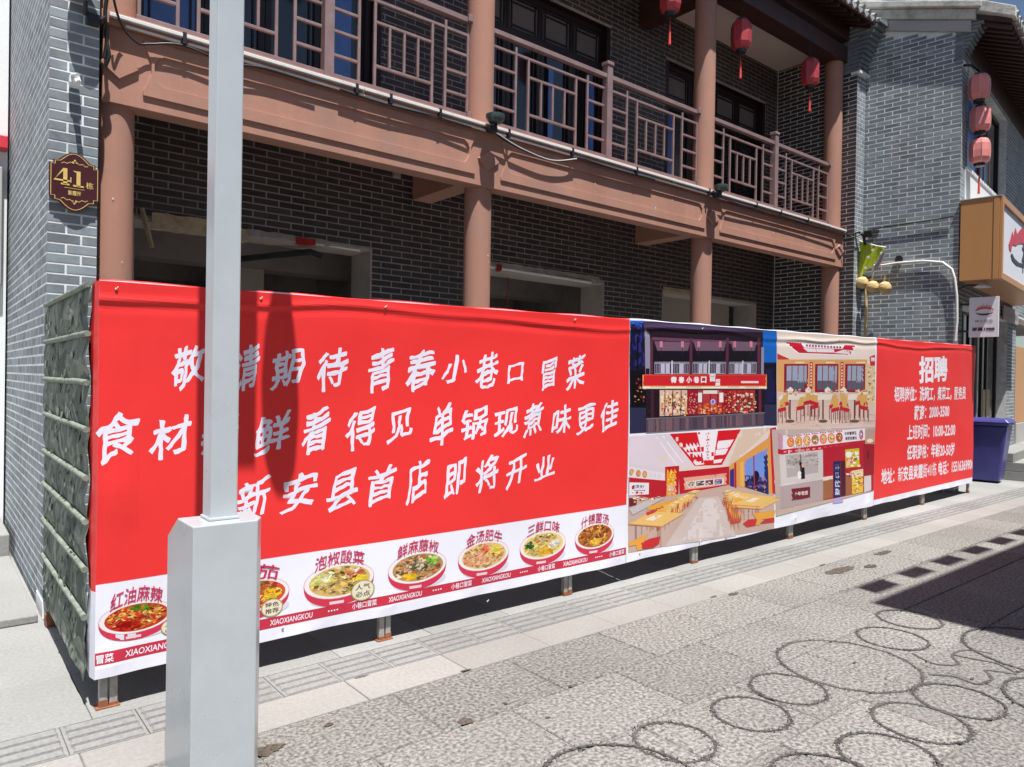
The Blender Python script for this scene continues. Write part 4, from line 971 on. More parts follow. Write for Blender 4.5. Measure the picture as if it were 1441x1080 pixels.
# ---- banner surface: piecewise bilinear on a fixed grid so that prints lie on the sheet
GSX = .05
ZL = [round(.10+.05*i, 4) for i in range(33)] + [round(1.75+.0125*i, 4) for i in range(36)]
def wr(s, z):
    t = topz(s)-z; n_ = noise.noise
    a = .016*n_(Vector((s*.9, z*1.1, 0)))+.0035*n_(Vector((s*2.6, z*3, 3)))
    f1 = .5+.5*n_(Vector((s*.9, 0, 5))); f2 = .5+.5*n_(Vector((s*1.1, 0, 15)))
    c = .045+.03*n_(Vector((s*1.4, 0, 2)))+.02*math.sin(s*2.1)
    a += .011*f1*math.exp(-((t-c-.02)/.018)**2) - .007*f2*math.exp(-((t-c-.055)/.022)**2)
    a += .008*math.exp(-t/.02)*0
    b = z-.15
    a += .006*n_(Vector((s*6, z*9, 7)))*math.exp(-b/.06)
    e = s-BXA
    a += .008*math.exp(-((e-.10)/.05)**2)*(.5+n_(Vector((0, z*2.5, 1))))+.005*n_(Vector((e*5, z*5, 4)))*math.exp(-e/.12)
    if z < .35:
        for px_ in (.68, 2.125, 3.61, 5.13, 6.735, 8.41):
            a += .007*math.exp(-((s-px_)/.05)**2)*math.exp(-((z-.2)/.06)**2)
    return a
GV = {}
def gval(i, j):
    if (i, j) not in GV: GV[(i, j)] = wr(i*GSX, ZL[j])
    return GV[(i, j)]
def wsurf(s, z):
    i = math.floor(s/GSX+1e-6); u = s/GSX-i
    j = max(0, min(len(ZL)-2, bisect_right(ZL, z+1e-7)-1))
    v = (z-ZL[j])/(ZL[j+1]-ZL[j])
    return (gval(i, j)*(1-u)+gval(i+1, j)*u)*(1-v)+(gval(i, j+1)*(1-u)+gval(i+1, j+1)*u)*v
def BS(s, z, off=0): return Vector((s, by(s)-.012-wsurf(s, z)-off, z))
def bp(px, py):
    O_ = Vector((0, 0, CH)); d = ((px-720.5)/F_PX)*RT - ((py-540)/F_PX)*UP + FW; y = 3.72
    for _ in range(4): x = d.x*y/d.y; y = by(x)-.012
    t = y/d.y; return (d.x*t, CH+d.z*t)
def print_mesh(name, shapes, parent, grid=True):
    """shapes: (pts2d, faces or None, colour, layer) in banner coordinates (s, z)"""
    bm = bmesh.new(); li = bm.faces.layers.int.new('ci'); cols = []
    for pts, fs, c, k in shapes:
        vv = [bm.verts.new((a, b, 0)) for a, b in pts]; cols.append((c, k))
        for f in (fs or [tuple(range(len(pts)))]):
            try: q = bm.faces.new([vv[i] for i in f]); q[li] = len(cols)-1
            except ValueError: pass
    if not bm.verts: bm.free(); return None
    if any(len(f.verts) > 4 for f in bm.faces): bmesh.ops.triangulate(bm, faces=[f for f in bm.faces if len(f.verts) > 4])
    x0 = min(v.co.x for v in bm.verts); x1 = max(v.co.x for v in bm.verts); z0 = min(v.co.y for v in bm.verts); z1 = max(v.co.y for v in bm.verts)
    i = math.floor(x0/GSX)+1
    while i*GSX < x1:
        bmesh.ops.bisect_plane(bm, geom=bm.verts[:]+bm.edges[:]+bm.faces[:], plane_co=(i*GSX, 0, 0), plane_no=(1, 0, 0), dist=1e-6); i += 1
    for zl in ZL:
        if z0 < zl < z1: bmesh.ops.bisect_plane(bm, geom=bm.verts[:]+bm.edges[:]+bm.faces[:], plane_co=(0, zl, 0), plane_no=(0, 1, 0), dist=1e-6)
    bm.verts.ensure_lookup_table()
    me = bpy.data.meshes.new(name); cl = bm.loops.layers.float_color.new('col')
    for f in bm.faces:
        c, k = cols[f[li]]
        for l in f.loops: l[cl] = (*c, 1); l.vert.tag = False
    bm.verts.index_update()
    for f in bm.faces:
        k = cols[f[li]][1]
        for v in f.verts:
            if not v.tag: v.co = BS(v.co.x, v.co.y, .0005*min(k, 1)+.0004*min(max(k-1, 0), 1)+.00008*k); v.tag = True
    bm.to_mesh(me); bm.free()
    return put(name, me, parent, M['print'])
RED = (.76, .036, .036); WHT = (.76, .77, .86); CRIM = (.50, .03, .06)
def S(r, g, b, k=.82): return tuple(min(.8, c*k) for c in srgb(r, g, b))
def sheet(name, s0, s1, label):
    t = empty(name, (s0, by(s0), .15), label, 'banner', 'banners stretched over the hoarding')
    n = int((s1-s0)/.1); top = [(s0+(s1-s0)*i/n, topz(s0+(s1-s0)*i/n)+.004*math.sin(i*.9)) for i in range(n+1)]
    bot = [(s0+(s1-s0)*i/n, .152+.003*math.sin(i*.7)) for i in range(n+1)]
    for i in range(n):
        pass
    sh = []
    for i in range(n): sh.append(([bot[i], bot[i+1], top[i+1], top[i]], None, WHT, 0))
    print_mesh('vinyl_sheet', sh, t)
    # rolled-over top hem and back face give the sheet its edge
    mb = MB()
    for i in range(n):
        a, b = top[i], top[i+1]; A_ = BS(*a); B_ = BS(*b)
        mb.quad(A_, B_, B_+Vector((0, .012, .006)), A_+Vector((0, .012, .006))); mb.quad(A_+Vector((0, .012, .006)), B_+Vector((0, .012, .006)), B_+Vector((0, .05, -.03)), A_+Vector((0, .05, -.03)))
    mb.build('top_hem', M['vinylred'] if s0 < 4 or s1 > 11 else M['vinylwhite'], t, fix=False, smooth=True)
    return t
M['vinylred'] = mat('vinyl_edge_red', RED, .4, var=.05, bump=0); M['vinylwhite'] = mat('vinyl_edge_white', WHT, .4, var=.05, bump=0)
S1, S2, S3 = BXA, bp(884.3, 600)[0], bp(1231.3, 600)[0]
T1 = sheet('printed_banner', S1, S2-.004, 'big red banner with white brush lettering and a row of food bowls')
T2 = sheet('printed_banner', S2, S3-.004, 'banner with four pictures of restaurant interiors and fronts')
T3 = sheet('printed_banner', S3, BXB, 'red recruitment banner with white printed job text at the right end')
def para(s0, s1, zf0, zf1, c, k, n=24):
    P_ = [(s0+(s1-s0)*i/n, zf0(s0+(s1-s0)*i/n)) for i in range(n+1)]; Q = [(s0+(s1-s0)*i/n, zf1(s0+(s1-s0)*i/n)) for i in range(n+1)]
    return [([P_[i], P_[i+1], Q[i+1], Q[i]], None, c, k) for i in range(n)]
def redz(s): return .583+.0045*(s-.63)
print_mesh('red_field', para(S1, S2-.006, redz, lambda s: topz(s)-.002, RED, 1), T1)
print_mesh('crimson_strip', para(S1, S2-.006, lambda s: .215, lambda s: .271, CRIM, 1), T1)
# left edge wrapped round the frame
mb = MB(); prev = None
for j in range(len(ZL)):
    z = ZL[j]
    if z < .15 or z > topz(S1): continue
    c = (RED if z > .585 else WHT)
    row = [BS(S1, z), Vector((S1-.012, by(S1)+.03+.01*math.sin(z*9), z)), Vector((S1-.010+.008*math.sin(z*14), by(S1)+.14+.04*noise.noise(Vector((z*4, 0, 0))), z)), Vector((S1+.012, by(S1)+.24+.06*noise.noise(Vector((z*5, 3, 0))), z))]
    if prev:
        for i in range(3): mb.cc = c; mb.quad(prev[i], prev[i+1], row[i+1], row[i])
    prev = row
mb.build('wrapped_edge', M['print'], T1, smooth=True, fix=False)
# big characters, one mesh each: character, box in picture coordinates
CH_ = [('敬', 241, 288, 485, 552), ('请', 327, 366, 482, 556), ('期', 380, 430, 489, 551), ('待', 446, 490, 488, 553), ('青', 518, 555, 488, 555), ('春', 571, 614, 491, 553), ('小', 622, 658, 499, 541), ('巷', 669, 702, 494, 548), ('口', 714, 738, 509, 541), ('冒', 762, 784, 501, 551), ('菜', 797, 824, 497, 551),
       ('食', 134, 197, 579, 655), ('材', 209, 270, 583, 648), ('新', 283, 337, 580, 645), ('鲜', 358, 410, 576, 643), ('看', 425, 466, 571, 641), ('得', 486, 529, 571, 636), ('见', 544, 581, 573, 626), ('单', 605, 638, 566, 628), ('锅', 649, 687, 570, 620), ('现', 695, 729, 572, 616), ('煮', 736, 765, 566, 617), ('味', 776, 804, 569, 611), ('更', 811, 838, 567, 613), ('佳', 845, 870, 563, 609),
       ('新', 334, 382, 669, 736), ('安', 394, 448, 665, 723), ('县', 460, 504, 658, 721), ('首', 518, 558, 654, 713), ('店', 571, 605, 647, 711), ('即', 624, 656, 643, 702), ('将', 668, 701, 640, 694), ('开', 711, 741, 638, 690), ('业', 752, 781, 640, 677)]
for n_, (c, xa, xb, ya, yb_) in enumerate(CH_):
    sa, _ = bp(xa, (ya+yb_)/2); sb, _ = bp(xb, (ya+yb_)/2); _, zt_ = bp((xa+xb)/2, ya); _, zb_ = bp((xa+xb)/2, yb_)
    w_ = sb-sa; nx_, nz2 = .013*w_, .017*(zt_-zb_)
    pts, fs = fit(c, sa+nx_, sb-nx_, zb_+nz2, zt_-nz2, bold=.004, shx=.10, shy=.27, brush=.075, seed=n_)
    # a broad nib: the outline dragged along one diagonal gives thick downstrokes and thin cross strokes
    print_mesh('printed_character', [([(a+nx_*t, b+nz2*t*.55*(-1)) for a, b in pts], fs, (.74, .72, .84), 2+.12*q) for q, t in enumerate((-1, -.5, 0, .5, 1))], T1)
# small text rows
def row(body, xa, ya, xb, yb_, h, col, k, parent, name='printed_text', bold=0., shx=0., shy=0.):
    """text between two picture points (left base, right base), h in metres"""
    sa, za = bp(xa, ya); sb, zb_ = bp(xb, yb_)
    pts, fs = fit(body, sa, sb, 0, h, bold, shx)
    pts = [(a, b+za+(zb_-za)*(a-sa)/(sb-sa)) for a, b in pts]
    return print_mesh(name, [(pts, fs, col, k)], parent)
for xa, xb in ((176, 262), (381, 441), (546, 593), (677, 718), (791, 825)):
    sa = bp(xa, 850)[0]; sb = bp(xb, 850)[0]; pts, fs = fit('XIAOXIANGKOU', sa, sb, .228, .258, .012, .1); print_mesh('printed_text', [(pts, fs, WHT, 2)], T1)
for xa, xb in ((496, 530), (634, 663), (756, 780), (856, 877), (312, 350)):
    sa = bp(xa, 850)[0]; sb = bp(xb, 850)[0]; pts, fs = fit('小巷口冒菜', sa, sb, .226, .261, .012); print_mesh('printed_text', [(pts, fs, WHT, 2)], T1)
for xa, xb in ((462, 478), (608, 622), (731, 743), (836, 847)):
    sa = bp(xa, 850)[0]; sb = bp(xb, 850)[0]
    print_mesh('printed_dots', [([(sa+(sb-sa)*(i+.1)/4, .24), (sa+(sb-sa)*(i+.6)/4, .24), (sa+(sb-sa)*(i+.6)/4, .248), (sa+(sb-sa)*(i+.1)/4, .248)], None, WHT, 2) for i in range(4)], T1)
pts, fs = fit('冒菜', .63, .70, .222, .262, .02); print_mesh('printed_text', [(pts, fs, WHT, 2)], T1)
def ell(cx, cz, rx, rz, c, k, n=28, a0=0, a1=2*math.pi):
    full = a1-a0 > 6.2; return ([(cx+rx*math.cos(a0+(a1-a0)*i/(n if full else n-1)), cz+rz*math.sin(a0+(a1-a0)*i/(n if full else n-1))) for i in range(n)], None, c, k)
def bowl(xa, xb, y0, title, pal, greens=0, seed=0, chunk=None):
    r = random.Random(seed); sa = bp(xa, y0)[0]; sb = bp(xb, y0)[0]; cx = (sa+sb)/2; rx = (sb-sa)/2; cz = .405; rz = rx*.47
    t = put('food_picture', None, T1, M=Matrix.Identity(4)); sh = []
    # soft grey cast under the bowl is part of the print
    sh.append(ell(cx+.02, cz-rz*.9, rx*.9, rz*.5, (.62, .62, .72), 2))
    n = 20; body = [(cx+rx*math.cos(math.pi+math.pi*i/n), cz-.0+ (-rz*1.42)*abs(math.sin(math.pi*i/n))**.8) for i in range(n+1)]
    sh.append((body, None, (.56, .035, .075), 3)); 
    sh.append(([(cx-rx*.28, cz-rz*1.27), (cx+rx*.12, cz-rz*1.30), (cx+rx*.13, cz-rz*1.14), (cx-rx*.29, cz-rz*1.11)], None, (.72, .55, .6), 5))
    sh.append(ell(cx, cz, rx, rz, (.60, .25, .30), 4)); sh.append(ell(cx, cz, rx*.985, rz*.97, (.76, .72, .74), 5))
    sh.append(ell(cx+.003, cz-.002, rx*.87, rz*.84, S(*pal[0]), 6))
    for i in range(330):
        a = r.uniform(0, 6.283); q = math.sqrt(r.random())*.92; x = cx+rx*.83*q*math.cos(a); z = cz+rz*.80*q*math.sin(a)
        w_ = rx*r.uniform(.03, .115); h = w_*r.uniform(.25, .7); th = r.uniform(-.7, .9); c = pal[r.randrange(len(pal))]; jt = r.uniform(.7, 1.15)
        if chunk:
            for (ax, az, ar, cc) in chunk:
                if (x-cx-ax*rx)**2/(ar*rx)**2+(z-cz-az*rz)**2/(ar*rz)**2 < 1 and r.random() < .9: c = cc[r.randrange(len(cc))]; jt = r.uniform(.8, 1.1)
        P_ = []
        for m in range(6):
            b_ = 2*math.pi*m/6+r.uniform(-.3, .3); u = w_*math.cos(b_); v = h*math.sin(b_); P_.append((x+u*math.cos(th)-v*math.sin(th), z+(u*math.sin(th)+v*math.cos(th))*.8))
        sh.append((P_, None, S(*[min(255, int(cc*jt)) for cc in c]), 7+(i % 14)*.4))
    print_mesh('bowl_print', sh, t)
    if title:
        w_ = rx*1.42; z0 = cz+rz*.92
        pts, fs = fit(title, cx-w_/2, cx+w_/2, z0, z0+.078, 0.008, .12)
        pts = [(a, b-.06*((a-cx)/rx)**2) for a, b in pts]
        print_mesh('dish_title', [(pts, fs, (.52, .03, .10), 22)], t)
    return cx, cz, rx, rz
RO = [(200, 60, 30), (235, 120, 40), (250, 190, 90), (240, 150, 60), (190, 40, 20), (255, 225, 150), (225, 90, 50), (150, 50, 20), (250, 205, 120)]
bowl(138, 243, 866, '红油麻辣', RO, seed=1, chunk=[(.15, .55, .25, [(90, 170, 40), (60, 140, 30)]), (-.25, -.5, .38, [(185, 20, 15), (205, 45, 25), (160, 10, 10)])])
bowl(306, 408, 842, '番茄', [(220, 90, 50), (240, 120, 70), (205, 60, 40), (250, 200, 120), (120, 130, 50), (160, 80, 40)], seed=2, chunk=[(.45, -.1, .32, [(250, 200, 30), (255, 215, 60)]), (0, .2, .3, [(235, 90, 60), (225, 70, 50)])])
bowl(428, 526, 822, '泡椒酸菜', [(225, 190, 110), (240, 215, 150), (235, 170, 90), (210, 160, 80), (110, 110, 50), (250, 230, 190)], seed=3, chunk=[(-.5, .2, .33, [(225, 225, 150), (210, 215, 110), (240, 240, 200)]), (.45, .3, .3, [(250, 235, 225), (220, 110, 80), (150, 60, 40)]), (.65, -.05, .2, [(250, 220, 60)])])
bowl(545.6, 627.5, 800, '鲜麻藤椒', [(190, 150, 100), (230, 180, 110), (110, 80, 50), (150, 110, 80), (235, 205, 170), (215, 120, 70), (90, 90, 50)], seed=4, chunk=[(.55, .35, .32, [(120, 190, 50), (90, 170, 40), (170, 215, 110)]), (-.3, -.6, .28, [(250, 205, 40), (240, 185, 30)]), (0, .1, .35, [(120, 110, 80), (215, 200, 170), (70, 80, 50)])])
bowl(644, 716, 782, '金汤肥牛', [(235, 200, 140), (245, 215, 160), (215, 140, 90), (240, 185, 110), (190, 120, 60)], seed=5, chunk=[(.5, .3, .35, [(245, 220, 70), (235, 205, 50), (250, 232, 120)]), (-.35, -.2, .45, [(240, 170, 130), (245, 190, 150), (225, 140, 100)]), (.05, .45, .25, [(215, 80, 60), (235, 120, 90)])])
bowl(731.7, 796, 767, '三鲜口味', [(240, 215, 130), (235, 190, 110), (245, 225, 180), (200, 190, 80), (225, 165, 90)], seed=6, chunk=[(-.6, .1, .26, [(30, 80, 30), (50, 110, 40)]), (.6, 0, .3, [(235, 225, 225), (245, 240, 235)]), (.1, -.5, .3, [(250, 190, 50), (245, 170, 40)]), (0, .45, .25, [(225, 190, 150), (60, 40, 25)])])
bowl(809, 864, 752, '什锦菌汤', [(190, 100, 40), (225, 140, 60), (150, 80, 40), (240, 170, 90), (120, 60, 40), (245, 190, 70), (170, 90, 60)], seed=7, chunk=[(0, -.5, .3, [(250, 190, 60), (245, 200, 90)])])
def badge(xa, xb, ya, yb_, l1, l2):
    sa, _ = bp(xa, (ya+yb_)/2); sb, _ = bp(xb, (ya+yb_)/2); cx = (sa+sb)/2; cz = bp((xa+xb)/2, (ya+yb_)/2)[1]; r = (sb-sa)/2; rz = r*.8
    sh = [ell(cx, cz, r, rz, S(170, 165, 110), 23), ell(cx, cz, r*.9, rz*.9, S(240, 232, 205), 24)]
    for l_, o in ((l1, .08), (l2, -.62)):
        pts, fs = fit(l_, cx-r*.62, cx+r*.62, cz+rz*o, cz+rz*(o+.55), .015); sh.append((pts, fs, S(50, 40, 30), 25))
    print_mesh('badge_print', sh, T1)
badge(494, 527, 821, 841, '人气', '必点'); badge(368, 399, 844, 868, '特色', '推荐'); badge(226, 256, 870, 894, '人气', '必点')
# recruitment sheet
print_mesh('red_field', para(S3+.002, BXB-.001, lambda s: .215+.005*(s-8.7), lambda s: topz(s)-.002, RED, 1), T3)
TX = [('招聘', 1293, 540, 1333, 537, .345, .035), ('招聘岗位：洗碗工，煮菜工，服务员', 1258, 567, 1359, 563, .195, .026), ('薪资：2000-3500', 1286, 592, 1336, 588, .19, .026),
      ('上班时间：10:00-22:00', 1276, 620, 1344, 614, .19, .026), ('任职资格：年龄20-50岁', 1276, 648, 1343, 642, .19, .026), ('地址：新安县紫霞街41栋 电话：15516369900', 1240, 683, 1373, 661, .19, .026)]
for body, xa, ya, xb, yb_, h, bo in TX:
    sa, za = bp(xa, ya); sb, zb_ = bp(xb, yb_)
    if body[0] == '地': sb = BXB+.02
    pts, fs = fit(body, sa, sb, 0, h, bo); pts = [(a, b+za+(zb_-za)*(a-sa)/(sb-sa)) for a, b in pts]
    if body[0] == '地': # last digit runs off the sheet edge, as printed
        fs = [f for f in fs if all(pts[i][0] < BXB-.002 for i in f)]
    print_mesh('printed_text', [(pts, fs, (.78, .76, .84), 2)], T3)

# ---- the four pictures on the middle sheet
class Pic:
    def __init__(s, ox, oy, sc): s.o = (ox, oy, sc); s.sh = []; s.k = 2
    def p(s, x, y): a, b = bp(s.o[0]+x/s.o[2], s.o[1]+y/s.o[2]); return (min(max(a, S2+.001), S3-.006), min(b, topz(a)-.003))
    def poly(s, pts, c, k=None):
        s.k += .04; s.sh.append(([s.p(*q) for q in pts], None, S(*c), (s.k if k is None else k)))
    def rect(s, x0, y0, x1, y1, c, sl=0.): s.poly([(x0, y0), (x1, y0+sl*(x1-x0)), (x1, y1+sl*(x1-x0)), (x0, y1)], c)
    def dot(s, x, y, rx, ry, c, n=10): s.poly([(x+rx*math.cos(2*math.pi*i/n), y+ry*math.sin(2*math.pi*i/n)) for i in range(n)], c)
    def text(s, body, x0, y0, x1, y1, c, bold=.02, sl=0.):
        s.k += .04; pts, fs = fit(body, 0, 1, 0, 1, bold)
        s.sh.append(([s.p(x0+(x1-x0)*a, y1+(y0-y1)*b+sl*(x1-x0)*a) for a, b in pts], fs, S(*c), s.k))
    def done(s, name, n=0):
        """break up flat fills: small jittered dabs of the colour underneath"""
        bb = [(min(q[0] for q in P_), max(q[0] for q in P_), min(q[1] for q in P_), max(q[1] for q in P_)) for P_, f, c, k in s.sh]
        X_0 = min(b[0] for b in bb); X_1 = max(b[1] for b in bb); Z_0 = min(b[2] for b in bb); Z_1 = max(b[3] for b in bb); rr = random.Random(len(s.sh)); new = []
        def inside(x, y, P_):
            r_ = False; j = len(P_)-1
            for i in range(len(P_)):
                if (P_[i][1] > y) != (P_[j][1] > y) and x < (P_[j][0]-P_[i][0])*(y-P_[i][1])/(P_[j][1]-P_[i][1])+P_[i][0]: r_ = not r_
                j = i
            return r_
        for _ in range(n):
            x = rr.uniform(X_0, X_1); z = rr.uniform(Z_0, Z_1)
            for q in range(len(s.sh)-1, -1, -1):
                b = bb[q]
                if b[0] <= x <= b[1] and b[2] <= z <= b[3] and s.sh[q][1] is None and inside(x, z, s.sh[q][0]):
                    c = s.sh[q][2]; kk = rr.uniform(.90, 1.10); big = min(1, (b[1]-b[0])*5); w_ = rr.uniform(.006, .045)*(.35+.65*big); h = rr.uniform(.003, .014)*(.5+.5*big)
                    x0, x1 = max(x-w_, b[0]), min(x+w_, b[1]); z0, z1 = max(z-h, b[2]), min(z+h, b[3])
                    if x1 > x0 and z1 > z0: new.append(([(x0, z0+h*.3), (x1, z0), (x1-w_*.2, z1), (x0+w_*.15, z1-h*.3)], None, tuple(min(.8, v*kk) for v in c), s.k+.1+.003*len(new)))
                    break
        return print_mesh(name, s.sh+new, T2)
R = random.Random(3)
# 1: the restaurant front at night
g = Pic(880, 450, 6.702)
BT = lambda x: 1075-.062*(x-40)                # lower edge of the picture
def strip(x0, y0, x1, y1, c, n=12):
    for i in range(n):
        a = x0+(x1-x0)*i/n; b = x0+(x1-x0)*(i+1)/n
        f0 = y0(a) if callable(y0) else y0; f1 = y0(b) if callable(y0) else y0; h0 = y1(a) if callable(y1) else y1; h1 = y1(b) if callable(y1) else y1
        g.poly([(a, f0), (b, f1), (b, h1), (a, h0)], c)
strip(38, 14, 1432, lambda x: 1000, (36, 34, 72)); strip(38, 800, 1432, BT, (48, 47, 78))
for i in range(60): g.rect(R.uniform(40, 170), R.uniform(60, 700), 0, 0, (20, 18, 30)) if 0 else None
g.poly([(40, 10), (185, 14), (180, 480), (40, 500)], (44, 46, 120)); g.poly([(40, 8), (170, 12), (168, 70), (120, 55), (60, 60)], (40, 110, 215))
for i in range(46):
    x = R.uniform(45, 175); y = R.uniform(60, 520); g.dot(x, y, R.uniform(8, 26), R.uniform(14, 50), (24, 24, R.randint(40, 62)))
g.rect(108, 160, 124, 800, (14, 13, 24)); g.rect(40, 480, 190, 830, (15, 14, 20))
for i in range(30): g.dot(R.uniform(85, 185), R.uniform(540, 780), R.uniform(3, 9), R.uniform(3, 14), [(190, 110, 60), (150, 40, 50), (220, 160, 90), (90, 30, 60)][i % 4])
g.poly([(1300, 108), (1432, 112), (1432, 410), (1300, 415)], (25, 105, 200)); g.rect(1300, 405, 1432, 800, (20, 18, 36))
for i in range(18): g.rect(1315+R.uniform(0, 100), R.uniform(430, 780), 1325+R.uniform(0, 100), R.uniform(500, 800), (30, 28, R.randint(50, 80)))
g.poly([(170, 20), (1300, 100), (1300, 160), (180, 90)], (78, 60, 92)); 
for i in range(60): g.rect(200+i*18.2, 68+i*1.28, 210+i*18.2, 84+i*1.28, (40, 28, 52))
g.poly([(185, 85), (1300, 120), (1300, 540), (190, 540)], (38, 24, 38))
g.poly([(182, 95), (228, 100), (238, 520), (188, 520)], (150, 145, 165)); g.rect(1285, 260, 1312, 525, (150, 145, 165))
g.poly([(250, 165), (1280, 215), (1280, 240), (250, 195)], (110, 70, 92))
for a, b in ((270, 600), (632, 945), (985, 1240)):
    g.poly([(a, 205), (b, 215), (b-20, 300), (a+30, 295)], (120, 92, 112)); g.rect(a, 295, b, 400, (26, 20, 32)); g.rect(a+5, 400, b-5, 515, (58, 44, 70))
for x in (232, 598, 945, 1250): g.rect(x, 175, x+26, 520, (96, 48, 72))
for x in (335, 530, 685, 890, 1028, 1188): g.rect(x-13, 205, x+13, 262, (215, 130, 150)); g.rect(x-3, 262, x+3, 330, (60, 40, 55))
for a, b in ((275, 595), (630, 945), (980, 1240)):
    for x in (a+100, b-90, a+55): g.rect(x, 415, x+38, 512, (205, 200, 225))
    for y in (400, 412, 507): g.rect(a, y, b, y+5, (190, 188, 205))
    for i in range(22): x = a+(b-a)*i/21; g.rect(x-2, 405+10*(i % 3), x+2, 512, (176, 172, 190))
    g.rect((a+b)/2-6, 388, (a+b)/2+6, 516, (215, 212, 225))
g.rect(160, 518, 1336, 628, (214, 38, 48)); g.rect(160, 518, 172, 630, (240, 150, 90)); g.rect(1326, 518, 1340, 640, (245, 150, 60)); g.rect(160, 518, 1336, 526, (235, 90, 60))
g.rect(158, 624, 1340, 634, (245, 150, 60)); g.rect(160, 632, 1340, 652, (248, 240, 225)); g.rect(170, 650, 1335, 660, (150, 130, 130))
for c, x in zip('青春小巷口', (425, 497, 570, 640, 710)): g.text(c, x, 538, x+54, 598, (250, 245, 250), .04)
g.text('冒', 795, 512, 850, 585, (250, 245, 250), .05); g.text('菜', 850, 560, 900, 628, (250, 245, 250), .05)
g.rect(1098, 580, 1262, 600, (248, 220, 225))
for a, b in ((235, 380), (570, 720), (975, 1085), (1140, 1270)):
    for i in range(9): g.rect(a+(b-a)*i/9, 634, a+(b-a)*(i+.6)/9, 640, (120, 80, 70))
fl_ = lambda x: 938-.05*(x-190)
strip(190, 655, 1320, lambda x: fl_(x), (36, 22, 34))
strip(320, 665, 580, lambda x: fl_(x)-20, (226, 190, 165), 4); strip(585, 665, 675, lambda x: fl_(x)-18, (168, 26, 42), 3); strip(680, 665, 915, lambda x: fl_(x)-18, (190, 60, 62), 5)
strip(915, 665, 1000, lambda x: fl_(x)-18, (170, 28, 40), 3); strip(1005, 665, 1230, lambda x: fl_(x)-18, (186, 44, 52), 5)
def speck(x0, y0, x1, y1, n, pal, rx=10, ry=12, gg=None):
    gg = gg or g
    for i in range(n):
        x = R.uniform(x0, x1); y = R.uniform(y0, y1); c = pal[R.randrange(len(pal))]; gg.rect(x, y, x+R.uniform(.3, 1)*rx, y+R.uniform(.3, 1)*ry, c)
speck(325, 680, 570, 890, 150, [(245, 220, 190), (230, 150, 90), (200, 60, 60), (250, 240, 225), (120, 70, 60), (235, 170, 60)], 26, 30)
for x in (365, 440, 518): g.rect(x, 668, x+8, fl_(x)-22, (60, 30, 34))
speck(595, 690, 668, 880, 60, [(240, 200, 190), (235, 150, 130), (120, 16, 30)], 12, 12)
for x in (685, 890): g.rect(x, 690, x+38, 780, (245, 235, 240))
g.rect(730, 668, 880, 700, (240, 225, 215)); speck(690, 790, 900, 880, 90, [(235, 150, 80), (250, 190, 150), (200, 40, 40), (220, 90, 40)], 26, 22); g.rect(800, 700, 806, 895, (80, 24, 30))
for x in (726, 870): g.rect(x, 668, x+6, 895, (90, 30, 36))
g.dot(828, 775, 26, 26, (200, 190, 250)); g.dot(828, 775, 14, 16, (120, 110, 220))
speck(925, 680, 995, 880, 60, [(240, 205, 190), (235, 160, 60), (120, 16, 30)], 12, 14)
speck(1010, 690, 1225, 870, 130, [(240, 190, 150), (245, 225, 210), (150, 20, 36), (230, 120, 90), (60, 90, 60)], 26, 22)
for x in (1052, 1112, 1170): g.rect(x, 668, x+6, 880, (110, 26, 34))
g.rect(232, 660, 262, 930, (70, 34, 46)); g.rect(1262, 660, 1288, 880, (110, 40, 60)); speck(192, 670, 232, 935, 90, [(70, 66, 80), (30, 26, 34)], 12, 5)
strip(190, lambda x: fl_(x)-8, 1320, lambda x: fl_(x)+4, (120, 110, 120))
strip(190, lambda x: fl_(x)+4, 1310, BT, (92, 74, 88), 14)
for i in range(40): x = R.uniform(200, 1290); g.rect(x, fl_(x)+8, x+R.uniform(10, 50), BT(x)-6, [(112, 92, 104), (78, 62, 78), (128, 96, 104)][i % 3])
g.done('night_front_print')
# 2: dining room with rows of tables
g = Pic(880, 600, 5.837)
x2 = lambda y: 1207+.0*y
TP = lambda x: 85-.064*(x-36); BTM = lambda x: 1045-.168*(x-0)
strip(28, TP, 1207, lambda x: 420, (226, 212, 218)); strip(24, lambda x: 420, 1215, BTM, (205, 176, 165), 20)
g.poly([(40, 82), (1207, 10), (940, 330), (480, 370), (330, 330)], (232, 214, 204)); g.poly([(960, 28), (1207, 10), (880, 310), (840, 330)], (222, 196, 178)); g.poly([(36, 84), (365, 66), (560, 320), (330, 350), (36, 310)], (228, 214, 226))
for (a, b) in (((240, 80), (430, 330)), ((300, 78), (470, 300))): g.poly([a, (a[0]+12, a[1]), (b[0]+8, b[1]), b], (248, 240, 240))
g.poly([(365, 64), (955, 26), (790, 318), (570, 328)], (218, 30, 42))
for P_ in ([(450, 146), (598, 134), (622, 205), (500, 212)], [(505, 216), (625, 208), (636, 250), (540, 258)], [(765, 122), (893, 110), (850, 178), (742, 190)], [(742, 194), (845, 184), (820, 232), (732, 240)], [(556, 292), (640, 286), (645, 312), (578, 322)], [(722, 278), (800, 268), (782, 298), (720, 306)]):
    g.poly(P_, (244, 236, 244))
g.poly([(588, 46), (765, 34), (720, 280), (640, 284)], (246, 238, 246))
for i in range(9): y = 52+i*25; w_ = 21-i*1.1; g.text('好汤煮出好滋味啊'[i % 8], 676-w_, y, 676+w_, y+20, (205, 40, 60), .03)
g.poly([(640, 282), (722, 278), (722, 300), (645, 304)], (218, 30, 42))
g.poly([(440, 372), (850, 330), (860, 480), (450, 560)], (196, 30, 46)); g.poly([(480, 425), (828, 385), (828, 480), (485, 525)], (235, 170, 150)); g.poly([(500, 455), (805, 418), (805, 475), (500, 512)], (238, 225, 220))
